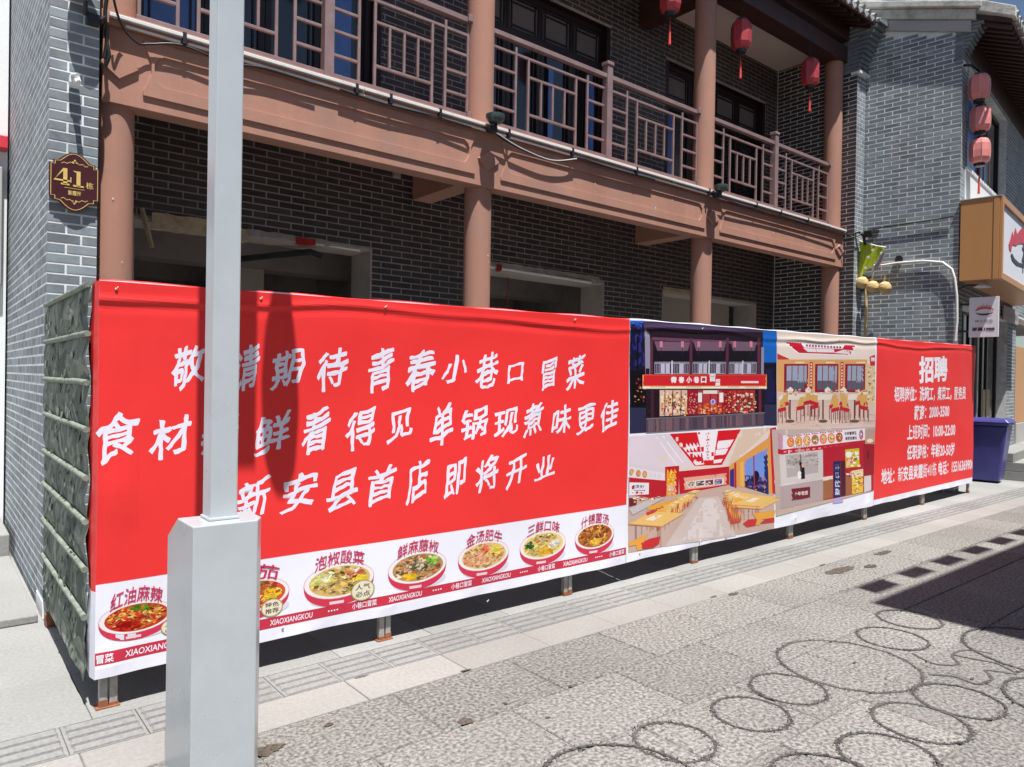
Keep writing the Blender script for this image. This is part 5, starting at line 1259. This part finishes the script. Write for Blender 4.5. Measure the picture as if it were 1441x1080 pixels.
for i, x in enumerate((508, 582, 655, 728)): g.poly([(x, 462-i*8), (x+62, 455-i*8), (x+62, 490-i*6), (x, 498-i*6)], [(180, 150, 120), (90, 70, 80), (120, 60, 70), (130, 130, 180)][i]); speck(x, 462-i*8, x+50, 485-i*6, 16, [(240, 230, 225), (60, 50, 60), (180, 110, 90)], 16, 10)
g.poly([(30, 330), (335, 390), (330, 450), (30, 420)], (236, 226, 232)); g.poly([(30, 422), (335, 448), (335, 580), (200, 590), (30, 560)], (196, 34, 48))
for i, x in enumerate((50, 105, 158)): g.dot(x, 380+i*8, 20, 30, (205, 130, 90)); g.dot(x, 380+i*8, 13, 20, (230, 180, 110))
for i in range(3): g.dot(205+i*38, 400+i*6, 14, 20, (228, 216, 224))
g.poly([(32, 462), (195, 466), (195, 560), (32, 568)], (240, 236, 244)); g.text('五常大米', 62, 482, 170, 512, (50, 50, 60), .02); g.rect(70, 525, 165, 531, (150, 100, 110)); g.rect(80, 545, 150, 550, (200, 90, 100))
g.poly([(328, 335), (445, 325), (440, 560), (330, 575)], (196, 30, 46)); g.poly([(342, 355), (425, 350), (422, 570), (342, 575)], (240, 170, 40)); g.poly([(345, 480), (422, 470), (422, 565), (345, 572)], (236, 190, 150)); g.dot(378, 395, 24, 30, (252, 220, 110)); g.dot(385, 520, 30, 34, (240, 130, 80))
speck(350, 370, 415, 560, 30, [(250, 225, 150), (230, 90, 50), (250, 240, 210)], 14, 12)
# window wall at the right
g.poly([(1207, 10), (1240, 12), (1235, 560), (850, 480), (850, 330), (900, 290), (1170, 100)], (226, 160, 84))
g.poly([(970, 290), (1168, 180), (1165, 560), (975, 500)], (120, 150, 225)); g.poly([(975, 400), (1168, 430), (1165, 560), (975, 500)], (36, 34, 84)); g.poly([(1135, 240), (1168, 225), (1168, 560), (1138, 540)], (36, 44, 110))
speck(985, 400, 1130, 500, 50, [(22, 20, 50), (110, 70, 130), (50, 60, 120), (160, 120, 170)], 34, 24); g.dot(1070, 410, 26, 46, (24, 20, 44))
g.poly([(1048, 245), (1058, 240), (1058, 520), (1048, 515)], (160, 50, 80)); g.poly([(855, 362), (890, 345), (890, 500), (855, 490)], (60, 50, 130)); g.poly([(892, 305), (908, 298), (908, 510), (892, 502)], (190, 36, 50))
g.poly([(940, 300), (968, 290), (968, 500), (940, 495)], (240, 180, 100)); g.poly([(1190, 20), (1240, 8), (1240, 560), (1198, 550)], (206, 34, 48))
for i, c in enumerate('只做新鲜一锅好味'): g.text(c, 1216, 75+i*52, 1240, 112+i*52, (248, 236, 240), .04)
# floor and furniture
g.poly([(600, 590), (760, 575), (900, 900), (330, 990)], (212, 196, 190)); g.poly([(650, 600), (740, 590), (800, 900), (470, 940)], (226, 214, 212))
speck(450, 640, 830, 940, 26, [(218, 203, 198), (212, 196, 190), (224, 212, 208)], 50, 14)
def table(x, y, w_, h, legs=True, sk=0.):
    g.poly([(x, y), (x+w_*.55, y-h*1.05), (x+w_, y-h*.9), (x+w_*.62, y+h*.25)], (240, 196, 118)); g.poly([(x, y), (x+w_*.62, y+h*.25), (x+w_*.62, y+h*.33), (x, y+h*.1)], (214, 148, 84))
    g.poly([(x+w_*.3, y-h*.35), (x+w_*.5, y-h*.8), (x+w_*.62, y-h*.7), (x+w_*.45, y-h*.25)], (246, 232, 214))
    if legs:
        for f in (.12, .55): g.rect(x+w_*f, y+h*.2, x+w_*f+4, y+h*1.5, (150, 110, 100))
def chair(x, y, s_, fl=1):
    g.poly([(x, y), (x+46*s_*fl, y-9*s_), (x+40*s_*fl, y+12*s_), (x+6*s_*fl, y+16*s_)], (238, 172, 66)); g.poly([(x-4*s_*fl, y+26*s_), (x+38*s_*fl, y+16*s_), (x+42*s_*fl, y+30*s_), (x, y+40*s_)], (208, 60, 52))
    for f in (0, 14, 34): g.rect(x+f*s_*fl, y+14*s_, x+f*s_*fl+3, y+64*s_, (190, 110, 80))
for i in range(9):
    q = (i/8)**.8; s_ = .5+q*1.6
    chair(560-380*q, 560+100*q, s_*.9); chair(590-250*q, 575+120*q, s_*.8, -1); table(510-470*q, 545+250*q, 110+300*q, 20+68*q)
    chair(840+60*q, 555+60*q, s_*.8); chair(800+60*q, 580+150*q, s_*.9, 1)
    table(790+60*q, 540+120*q, 90+330*q, 18+50*q)
for i in range(60):
    q = R.random(); x = 520-300*q+R.uniform(-40, 40); y = 600+200*q; g.rect(x, y, x+4, y+40+30*q, (200, 90, 66))
    x = 800+60*q+R.uniform(-20, 90); y = 590+150*q; g.rect(x, y, x+4, y+30+30*q, (196, 96, 72))
g.poly([(30, 680), (200, 600), (330, 590), (60, 730)], (206, 196, 200)); g.poly([(30, 590), (95, 590), (92, 645), (30, 660)], (110, 40, 46)); speck(60, 575, 270, 620, 30, [(240, 230, 220), (200, 60, 50), (235, 200, 140)], 26, 16)
table(25, 800, 460, 92); g.poly([(25, 960), (190, 880), (140, 975), (130, 1018), (95, 1022), (85, 975), (25, 990)], (238, 168, 70)); g.poly([(130, 960), (200, 925), (290, 905), (280, 965), (230, 1000), (140, 1010)], (206, 48, 52))
g.poly([(0, 1000), (290, 950), (290, 995), (24, 1040)], (206, 60, 60)) if 0 else None
g.rect(290, 820, 300, 985, (190, 160, 140))
table(860, 640, 380, 70); g.poly([(1030, 715), (1225, 690), (1210, 750), (1110, 765), (1090, 810), (1065, 812), (1070, 765)], (236, 168, 66)); g.poly([(955, 800), (1000, 765), (1070, 760), (1060, 815), (990, 828)], (206, 48, 52)); g.poly([(1095, 800), (1130, 768), (1215, 750), (1215, 788)], (206, 48, 52))
for x in (905, 940, 965, 1000): g.rect(x, 680, x+4, 770, (176, 130, 110))
g.done('dining_room_print')
# 3: bright dining room, 4: order counter
g = Pic(1085, 465, 4.0)
g.rect(36, 8, 584, 560, (236, 214, 196)); g.rect(36, 330, 584, 560, (224, 196, 184))
g.poly([(38, 20), (584, 60), (584, 190), (38, 160)], (240, 224, 214)); g.poly([(60, 58), (485, 82), (452, 144), (150, 132)], (250, 244, 244)); g.poly([(72, 64), (475, 86), (446, 138), (156, 128)], (206, 28, 52))
g.poly([(165, 70), (415, 84), (400, 106), (185, 98)], (246, 240, 246))
for P_ in ([(178, 100), (250, 103), (256, 124), (206, 122)], [(252, 103), (352, 107), (356, 126), (258, 124)], [(356, 126), (352, 128), (440, 134), (448, 112), (408, 110)]): g.poly(P_, (244, 236, 242))
for i in range(12): g.rect(196+i*17, 80+i*1.0, 207+i*17, 92+i*1.0, (150, 60, 90))
g.poly([(38, 132), (100, 160), (40, 185)], (196, 60, 62)); g.rect(38, 165, 540, 345, (230, 170, 110))
g.poly([(38, 130), (104, 165), (38, 165)], (200, 60, 60))
for a, b in ((75, 208), (248, 380), (418, 528)):
    g.rect(a, 190, b, 350, (150, 26, 56)); g.rect(a+14, 200, b-8, 335, (160, 176, 200)); g.rect(a+14, 284, b-8, 335, (86, 100, 116))
    for f in (.3, .55, .8): g.rect(a+(b-a)*f, 196, a+(b-a)*f+5, 340, (165, 40, 66))
    g.rect(a+60, 178, a+110, 186, (252, 226, 170))
for x in (218, 392):
    g.rect(x, 178, x+16, 345, (200, 40, 50))
    for i in range(8): g.rect(x+4, 186+i*17, x+12, 196+i*17, (246, 226, 220))
g.rect(530, 190, 584, 420, (226, 200, 160)); speck(538, 205, 578, 400, 40, [(120, 90, 60), (246, 236, 210), (190, 130, 80)], 14, 9); g.poly([(552, 150), (584, 138), (584, 200), (556, 200)], (206, 40, 60)); g.text('青春', 560, 152, 582, 176, (250, 235, 240), .04)
speck(40, 470, 580, 540, 90, [(230, 204, 194), (214, 184, 172), (200, 160, 146), (234, 214, 206)], 40, 6)
for tx, tw in ((45, 150), (250, 100), (425, 110)):
    g.poly([(tx, 378), (tx+20, 360), (tx+tw, 360), (tx+tw-10, 392), (tx, 394)], (240, 226, 216)); g.rect(tx+tw*.4, 392, tx+tw*.4+8, 500, (90, 60, 60)); g.dot(tx+tw*.4+4, 512, 26, 9, (104, 84, 78))
def ch2(x, y, f=1, s_=1.):
    g.poly([(x, y), (x+14*f*s_, y-56*s_), (x+44*f*s_, y-64*s_), (x+40*f*s_, y-8*s_)], (222, 172, 100)); g.poly([(x-8*f*s_, y+4), (x+44*f*s_, y-10*s_), (x+50*f*s_, y+12*s_), (x, y+24*s_)], (200, 30, 52))
    for q in (-6, 20, 44): g.rect(x+q*f*s_, y+18*s_, x+q*f*s_+4, y+92*s_, (130, 60, 60))
for x, y, f in ((60, 410, 1), (45, 440, 1), (150, 430, 1), (190, 400, 1), (225, 425, 1), (265, 405, -1), (335, 420, 1), (345, 440, 1), (395, 425, 1), (430, 410, -1), (440, 440, -1), (480, 400, 1), (500, 410, 1), (540, 430, -1)): ch2(x, y, f, .9)
for x in (110, 210, 320, 410): g.poly([(x-18, 335), (x, 318), (x+18, 335), (x+10, 352), (x-14, 352)], (244, 232, 226))
speck(45, 330, 520, 360, 40, [(240, 210, 170), (206, 150, 90), (246, 236, 226)], 26, 10)
# counter picture
BL = lambda x: 1055-.26*(x-22)
g.poly([(36, 560), (584, 530), (584, 700), (36, 700)], (226, 204, 200)); g.poly([(5, 560), (584, 545), (584, BL(584)-8), (22, BL(22)-8)], (196, 178, 172))
g.poly([(60, 592), (530, 552), (530, 620), (62, 672)], (240, 232, 238)); g.poly([(38, 668), (62, 672), (530, 618), (530, 640), (60, 700), (38, 695)], (196, 26, 50)); g.poly([(36, 575), (66, 590), (66, 668), (38, 668)], (206, 150, 176))
for i in range(14): g.poly([(70+i*32, 681-i*3.4), (86+i*32, 679-i*3.4), (86+i*32, 688-i*3.4), (70+i*32, 690-i*3.4)], (236, 150, 160))
for i in range(7):
    x = 110+i*45.5; y = 630-i*4.6; g.dot(x, y, 21, 29, (226, 90, 84)); g.dot(x, y, 17, 24, [(245, 150, 70), (250, 190, 90), (240, 200, 130), (150, 130, 90), (240, 160, 120), (236, 190, 120), (160, 90, 60)][i])
    speck(x-12, y-14, x+8, y+10, 12, [(200, 60, 40), (250, 220, 120), (120, 150, 70), (250, 240, 220)], 9, 9)
    for q in range(3): g.rect(x-18+q*13, y-38, x-9+q*13, y-31, (180, 90, 110))
g.text('新鲜看得见', 415, 572, 482, 592, (90, 60, 90), .03, -.06); g.text('单锅现煮味', 418, 600, 484, 620, (90, 60, 90), .03, -.06); g.dot(508, 588, 11, 28, (160, 60, 100)); g.dot(508, 588, 5, 20, (240, 220, 230))
g.poly([(288, 660), (584, 625), (584, 900), (290, 960)], (186, 28, 50)); g.poly([(45, 702), (286, 672), (286, 830), (48, 866)], (216, 206, 206)); g.poly([(80, 705), (260, 684), (260, 800), (84, 830)], (186, 176, 176))
speck(84, 708, 160, 770, 30, [(150, 140, 140), (120, 112, 116), (206, 200, 200)], 16, 12); speck(180, 695, 260, 760, 24, [(206, 200, 196), (150, 140, 136)], 22, 8); g.poly([(160, 700), (168, 700), (168, 790), (160, 792)], (120, 108, 110))
g.dot(163, 752, 8, 12, (36, 30, 34)); g.poly([(160, 762), (184, 770), (186, 835), (164, 838)], (26, 24, 28)); g.dot(156, 815, 12, 24, (244, 240, 240)); g.poly([(168, 755), (178, 748), (182, 770), (172, 775)], (226, 170, 150))
g.poly([(45, 868), (288, 830), (288, 955), (50, 1005)], (188, 168, 170)); g.poly([(45, 866), (288, 828), (288, 838), (45, 878)], (226, 214, 214)); g.poly([(108, 892), (214, 880), (214, 942), (108, 962)], (120, 28, 46))
g.text('十年老店', 124, 910, 202, 934, (240, 220, 220), .03, -.12)
g.poly([(288, 830), (342, 822), (342, 940), (288, 955)], (166, 104, 70)); g.poly([(288, 826), (342, 818), (342, 838), (288, 848)], (236, 220, 214)); g.poly([(345, 738), (386, 734), (386, 938), (346, 946)], (36, 34, 90))
for i, c in enumerate('青春冒菜'): g.text(c, 354, 752+i*46, 382, 790+i*46, (214, 224, 252), .05)
g.poly([(388, 735), (414, 732), (414, 930), (388, 936)], (74, 22, 44)); g.poly([(416, 672), (496, 664), (496, 766), (418, 776)], (206, 190, 50)); speck(420, 680, 486, 760, 40, [(240, 230, 190), (110, 120, 40), (226, 110, 80), (250, 246, 236)], 18, 14); g.dot(436, 700, 18, 18, (246, 240, 236)); g.poly([(418, 770), (430, 730), (450, 720), (440, 760)], (236, 190, 170))
g.poly([(414, 822), (452, 818), (452, 926), (414, 934)], (164, 98, 64)); speck(416, 790, 448, 820, 14, [(90, 40, 40), (226, 160, 130), (240, 226, 216)], 10, 12)
g.poly([(450, 796), (516, 784), (516, 910), (452, 922)], (236, 200, 70)); g.poly([(450, 792), (516, 780), (516, 818), (450, 830)], (240, 226, 200)); speck(454, 800, 508, 905, 50, [(250, 240, 170), (206, 130, 40), (236, 226, 120), (180, 70, 40)], 16, 9)
g.poly([(520, 640), (584, 628), (584, 810), (522, 820)], (160, 22, 42)); g.dot(545, 700, 6, 26, (110, 16, 30)); g.poly([(522, 822), (562, 816), (562, 900), (522, 912)], (222, 216, 216)); g.poly([(530, 560), (584, 556), (584, 640), (530, 640)], (196, 160, 150)); g.dot(556, 622, 18, 12, (250, 226, 190))
g.poly([(22, 1012), (290, 958), (584, 900), (584, BL(584)-8), (22, BL(22)-8)], (206, 184, 170)); g.poly([(345, 948), (400, 936), (400, 968), (345, 976)], (190, 176, 226)); speck(60, 960, 500, 1000, 24, [(220, 200, 186), (196, 172, 160)], 70, 6) if 0 else None
g.done('counter_print')
# clear the seam between the left and right pictures with the printed red pillar edge kept; loose ties and eyelets
for (px_, py_, t_) in ((163, 405, T1), (366, 417, T1), (541, 425, T1), (808, 449, T1), (986, 463, T2), (1180, 478, T2), (398, 884, T1), (685, 846, T1), (900, 778, T1), (984, 762, T2), (1118, 728, T2)):
    a, b = bp(px_, py_); P_ = BS(a, min(b, topz(a)-.035), .003)
    MB().tube([P_, P_+Vector((0, -.004, 0))], .005, 10).build('eyelet', M['conduit'], t_)
    MB().tube([P_+Vector((0, -.004, 0)), P_+Vector((.004, -.008, .006)), P_+Vector((.008, -.003, .010))], .0018, 5).build('wire_tie', M['conduit'], t_)

# ================================================================== NUMBER PLATE
NP = empty('number_plate', (.744, 5.32, 2.745), 'dark maroon plate with gold 41 on the left brick pillar', 'number plate')
cx, cz, hw, hh_ = .744, 2.742, .137, .185
def plate_outline(k):
    w_ = hw-k; h = hh_-k; P_ = []
    P_ += [(-w_, -h*.56), (-w_+.022, -h*.56), (-w_+.022, -h*.68), (-w_+.05, -h*.70)]
    P_ += [(-w_+.05+(2*w_-.10)*t/12, -h*.70-h*.30*math.sin(math.pi*t/12)) for t in range(1, 12)]
    P_ += [(w_-.05, -h*.70), (w_-.022, -h*.68), (w_-.022, -h*.56), (w_, -h*.56)]
    Q = [(-a, -b) for a, b in P_]
    return [(cx+a, cz+b) for a, b in P_+Q]
fnp = lambda a, b, d: Vector((a, 5.318-d, b))
MB().prism(plate_outline(0), fnp, 0, .014).build('plate', M['maroon'], NP, bev=.001)
o1 = plate_outline(.008); o2 = plate_outline(.0115); n = len(o1)
MB().add([fnp(a, b, .0155) for a, b in o1+o2], [(i, (i+1) % n, n+(i+1) % n, n+i) for i in range(n)]).build('gold_border', M['gold'], NP, fix=False)
def serif41():
    s = MB(); f = lambda x, z: fnp(cx+x, cz+z, .0165)
    for P_ in ([(-.062, .078), (-.040, .078), (-.040, -.022), (-.062, -.022)], [(-.062, .078), (-.062, .060), (-.104, .006), (-.112, .006), (-.112, .000)], [(-.112, .006), (-.022, .006), (-.022, -.004), (-.112, -.004)],
               [(-.074, -.016), (-.028, -.016), (-.028, -.026), (-.074, -.026)], [(-.024, .026), (-.018, .026), (-.018, -.010), (-.024, -.004)],
               [(.010, .070), (.032, .070), (.032, -.024), (.010, -.024)], [(-.010, .070), (.012, .070), (.012, .062), (.004, .060)], [(-.008, -.018), (.050, -.018), (.050, -.028), (-.008, -.028)]):
        s.add([f(*q) for q in P_], [tuple(range(len(P_)))])
    s.build('numerals', M['gold'], NP, fix=False)
serif41()
text_on('printed_text', '栋', fnp, cx+.062, cx+.104, cz-.03, cz+.012, .0145, M['gold'], NP, .03)
text_on('printed_text', '紫霞街', fnp, cx-.036, cx+.036, cz-.085, cz-.055, .0145, M['gold'], NP, .015)
MB().box(cx-.055, cx+.055, 5.3025, 5.3035, cz-.0425, cz-.040).build('gold_line', M['gold'], NP)
for sg in (1, -1):
    orn = MB()
    for i in range(-8, 9):
        if i == 0: continue
        x = i*.0085; z = sg*(.122-abs(i)*.0016)+.004*math.sin(i*1.6); orn.add([fnp(cx+x+.0055*math.cos(2*math.pi*k/7), cz+z+.0022*math.sin(2*math.pi*k/7), .0165) for k in range(7)], [tuple(range(7))])
    for q in ((0, .135), (-.009, .123), (.009, .123)): orn.add([fnp(cx+q[0]+.006*math.cos(2*math.pi*k/8), cz+sg*q[1]+.006*math.sin(2*math.pi*k/8), .0165) for k in range(8)], [tuple(range(8))])
    orn.build('gold_ornament', M['gold'], NP, fix=False)

# ================================================================== SHOP SIGNS AT THE RIGHT
def sgn(ob): return ob
SG = empty('shop_sign', nb(2, -.25, 3.6), 'large boxed shop sign with orange wooden sides and white front at the right edge', 'sign')
nbox(MB(), -.03, 4.2, -.49, -.015, 3.06, 4.21).build('box', M['orangewood'], SG, bev=.004)
nbox(MB(), -.034, -.0305, -.42, -.416, 3.065, 4.2).build('side_seam', M['darkwood'], SG)
nbox(MB(), -.036, -.0305, -.487, -.42, 3.06, 4.21).build('corner_trim', M['orangewood'], SG, bev=.002)
fr = nbox(nbox(nbox(MB(), -.03, 4.2, -.53, -.492, 4.12, 4.21), -.03, 4.2, -.53, -.492, 3.06, 3.15), -.03, .06, -.53, -.492, 3.151, 4.119); fr.build('front_frame', M['orangewood'], SG, bev=.003)
nbox(MB(), .062, 4.1, -.502, -.4925, 3.152, 4.118).build('white_panel', M['signwhite'], SG)
nbox(MB(), -.04, 4.2, -.52, .0, 4.212, 4.225).build('top_flashing', M['concrete'], SG)
def fpanel(px_, py_, off=.006):
    P_ = hit(px_, py_, nb(0, -.503-off, 0), NV); return P_
bq = lambda x, y: (1321+x/6.75, 260+y/6.75)
lg = MB()
for P_ in ([(672, 610), (668, 560), (688, 500), (702, 440), (712, 500), (730, 405), (745, 470), (790, 410), (860, 440), (900, 400), (900, 560), (760, 560), (735, 580), (700, 570), (688, 640)],): lg.add([fpanel(*bq(*q)) for q in P_], [tuple(range(len(P_)))])
lg.build('flame_logo', M['signred'], SG, fix=False)
P_ = [(685, 660), (700, 655), (720, 700), (760, 740), (830, 762), (900, 765), (900, 785), (800, 785), (740, 765), (700, 720)]
MB().add([fpanel(*bq(*q)) for q in P_], [tuple(range(len(P_)))]).build('bowl_logo', M['signblack'], SG, fix=False)
fsg = lambda a, b, d: nb(a, -.503-d, b)
text_on('printed_text', '神火烤鱼', fsg, 1.7, 3.8, 3.35, 3.85, .004, M['signblack'], SG, .02)
# under the big sign: small dish lamp
DL = empty('dish_lamp', nb(.1, -.3, 3.0), 'small round white lamp under the orange shop sign', 'lamp')
MB().lathe([(.02, .05), (.10, .0), (.115, -.02), (.0, -.015)], nb(.12, -.28, 2.985), 20).build('dish', M['white'], DL, smooth=True)
MB().tube([nb(.12, -.28, 3.0), nb(.05, -.1, 3.0), nb(.02, -.0, 2.95)], .014, 6).build('arm', M['black'], DL)
# blade sign
BS_ = empty('blade_sign', nb(.1, -.3, 2.26), 'small white hanging sign with red and black logo under the orange shop sign', 'sign')
nbox(MB(), .085, .125, -.485, -.125, 2.255, 2.825).build('panel', M['signwhite'], BS_, bev=.003)
nbox(MB(), .09, .12, -.12, .0, 2.72, 2.75).build('bracket', M['black'], BS_); nbox(MB(), .09, .12, -.12, .0, 2.33, 2.36).build('bracket', M['black'], BS_)
fb = lambda a, b, d: nb(.085-d, -.125-.36*a, 2.255+.57*b)
text_on('printed_text', '源昌1988', fb, .10, .88, .155, .245, .002, M['signblack'], BS_, .05)
M['greyink'] = mat('grey_ink', (.25, .26, .33), .4, bump=0, var=.02)
text_on('printed_text', '神火烤鱼', fb, .20, .82, .36, .44, .002, M['greyink'], BS_, .01)
mb = MB(); n = 18
arc = [(.52+.30*math.cos(math.pi+math.pi*i/n), .63-.09*math.sin(math.pi*i/n)) for i in range(n+1)]+[(.52+.30*math.cos(2*math.pi-math.pi*i/n), .63-.045*math.sin(math.pi*i/n)) for i in range(n+1)]
mb.add([fb(a, b, .0045) for a, b in arc[:n+1]+arc[n+1:]], [(i, i+1, 2*n-i, 2*n+1-i) for i in range(n)]); mb.build('bowl_logo', M['signblack'], BS_, fix=False)
mb = MB()
for i in range(11): x = .24+.056*i; h = .06+.055*abs(math.sin(i*1.9))+.03*math.sin(math.pi*i/10); z0 = .66+.045*math.sin(math.pi*i/10); mb.add([fb(x-.03, z0, .004), fb(x+.03, z0, .004), fb(x+.012, z0+h, .004)], [(0, 1, 2)])
mb.build('flame_logo', M['signred'], BS_, fix=False)
# card on the pier
CS = empty('small_notice', nb(4.1, -.02, 2.8), 'small pale pink notice with faint writing on the dark pier beside the blade sign', 'notice')
M['pinkcard'] = mat('pink_card', (.42, .33, .36), .6, var=.05, bump=0)
nbox(MB(), 3.25, 4.75, -.03, -.012, 2.74, 3.0).build('card', M['pinkcard'], CS)
fcd = lambda a, b, d: nb(3.3+1.4*a, -.03-d, 2.76+.22*b)
text_on('printed_text', '欢迎光临', fcd, .05, .95, .25, .75, .002, M['greyink'], CS, .01)

# lime cloth and woven balls by the gap
GCL = empty('lime_cloth', (11.33, 5.1, 3.5), 'lime green cloth with white flowers hung by the right brick pillar', 'cloth')
def g2(px_, py_, off=.12): return hit(px_, py_, nb(-off, 0, 0), NU)
top = [g2(1205, 338), g2(1220, 343), g2(1234, 347), g2(1246, 349)]; bot = [g2(1203, 392), g2(1214, 386), g2(1228, 374), g2(1243, 354)]
v_ = []; f_ = []
for j in range(9):
    for i in range(13):
        t = i/12*3; k = min(2, int(t)); u = t-k; a = top[k].lerp(top[k+1], u); b = bot[k].lerp(bot[k+1], u); p = a.lerp(b, j/8); v_.append(p+NU*(.02*math.sin(i*1.3+j*.4)))
for j in range(8):
    for i in range(12): q = j*13+i; f_.append((q, q+1, q+14, q+13))
MB().add(v_, f_).build('cloth', M['greencloth'], GCL, smooth=True, fix=False)
MB().tube([g2(1202, 337), g2(1220, 342.5), g2(1234, 346.5), g2(1247, 348.5)], .010, 8).build('hanging_rod', M['white'], GCL)
for q in ((1218, 377), (1228, 352), (1222, 362), (1240, 356)):
    p = g2(*q, .15); MB().add([p+NV*.028*math.cos(2*math.pi*k/10)*(1 if k % 2 else .6)+NZ*.028*math.sin(2*math.pi*k/10)*(1 if k % 2 else .6) for k in range(10)], [tuple(range(10))]).build('flower_print', M['white'], GCL, fix=False)
GF = empty('pale_cloth', g2(1238, 368), 'pale pinkish cloth tail hanging below the lime cloth', 'cloth')
MB().add([g2(1243, 354, .1), g2(1247, 356, .1), g2(1240, 372, .1), g2(1228, 384, .1), g2(1226, 378, .1), g2(1236, 368, .1)], [(0, 1, 2, 3, 4, 5)]).build('tail', M['pinkcard'], GF, fix=False)
def ball(px_, py_, off, label):
    c = g2(px_, py_, off); r_ = .092; t = empty('woven_ball', c, label, 'woven ball', 'woven straw balls hanging beside the right brick pillar')
    bm = bmesh.new(); bmesh.ops.create_icosphere(bm, subdivisions=3, radius=r_)
    for v in bm.verts: v.co = v.co*(1+.035*noise.noise(v.co*60)+.02*math.sin(v.co.z*180)) + c
    me = bpy.data.meshes.new('ball'); bm.to_mesh(me); bm.free(); put('ball', me, t, M['straw'])
    MB().tube([c+NZ*.08, c+NZ*.19-NV*.0], .004, 4).build('string', M['straw'], t); MB().tube([c+NZ*.07+NV*.03, c+NZ*.19], .004, 4).build('string', M['straw'], t)
ball(1245, 405, .17, 'woven straw ball nearest the grey gable wall, rightmost of three')
ball(1228, 404, .19, 'woven straw ball in the middle of the three'); ball(1213, 398, .15, 'woven straw ball half hidden behind the right brick pillar')
tag(MB().tube([g2(1218, 400, .05), g2(1219, 430, .05), g2(1217, 480, .05), g2(1216, 520, .05)], .02, 6).build('straw_bundle', M['straw']), 'thin straw bundle hanging behind the right brick pillar', 'straw bundle')

# ================================================================== BLUE WHEELED BIN
BN = empty('wheeled_bin', nb(1.98, .02, 0), 'dark blue plastic wheeled bin at the right end of the hoarding', 'bin')
def taper(mb, b, t, z0, z1):
    P_ = [nb(b[0], b[2], z0), nb(b[1], b[2], z0), nb(b[1], b[3], z0), nb(b[0], b[3], z0), nb(t[0], t[2], z1), nb(t[1], t[2], z1), nb(t[1], t[3], z1), nb(t[0], t[3], z1)]
    return mb.add(P_, [(3, 2, 1, 0), (4, 5, 6, 7), (0, 1, 5, 4), (1, 2, 6, 5), (2, 3, 7, 6), (3, 0, 4, 7)])
taper(MB(), (1.76, 2.13, -.26, .26), (1.70, 2.24, -.36, .36), .03, .93).build('body', M['bin'], BN, bev=.03)
taper(MB(), (1.68, 2.26, -.38, .38), (1.67, 2.27, -.39, .39), .931, .975).build('rim', M['bin'], BN, bev=.008)
taper(MB(), (1.665, 2.275, -.40, .40), (1.70, 2.24, -.34, .36), .976, 1.035).build('lid', M['bin'], BN, bev=.012)
taper(MB(), (1.85, 2.05, -.415, -.40), (1.86, 2.04, -.43, -.40), .95, .985).build('lid_handle', M['bin'], BN, bev=.004)
for u in (1.78, 2.10): MB().tube([nb(u-.03, .27, .09), nb(u+.03, .27, .09)], .09, 16).build('wheel', M['black'], BN)

# ================================================================== SMALL WEAR: paint chips, litter, stains
for (x, y, z, r_) in ((1.0, COLY-.1325, 2.72, .006), (1.06, COLY-.131, 2.3, .004), (4.19, COLY-.128, 2.72, .008), (4.2, COLY-.127, 2.66, .004), (7.72, COLY-.132, 2.9, .005), (2.2, 5.4995, 3.50, .006), (5.6, 5.4995, 3.66, .008), (6.6, 5.4995, 3.56, .01), (6.9, 5.4995, 3.70, .007), (9.1, 5.4995, 3.62, .008)):
    MB().add([(x+r_*math.cos(a)*(.7+.5*math.sin(3*a)), y-.0015, z+r_*1.4*math.sin(a)) for a in [2*math.pi*k/9 for k in range(9)]], [tuple(range(9))]).build('paint_chip', M['conduit'], B, fix=False)
r = random.Random(21)
for k in range(16): blot(r.uniform(1.2, 7.5), r.uniform(1.2, 3.0), r.uniform(.008, .022), r.uniform(.006, .018), 30+k, m=('stain', 'ringm')[k % 2], z=.0025+.0001*k, nm='gum_spot')
for q in ((1.78, 3.36, .05, .012, 51), (2.25, 3.105, .04, .01, 52), (4.45, 3.11, .05, .01, 53), (6.0, 3.10, .06, .012, 54)): blot(*q, nm='joint_dirt')
bpy.data.scenes.remove(TSC)
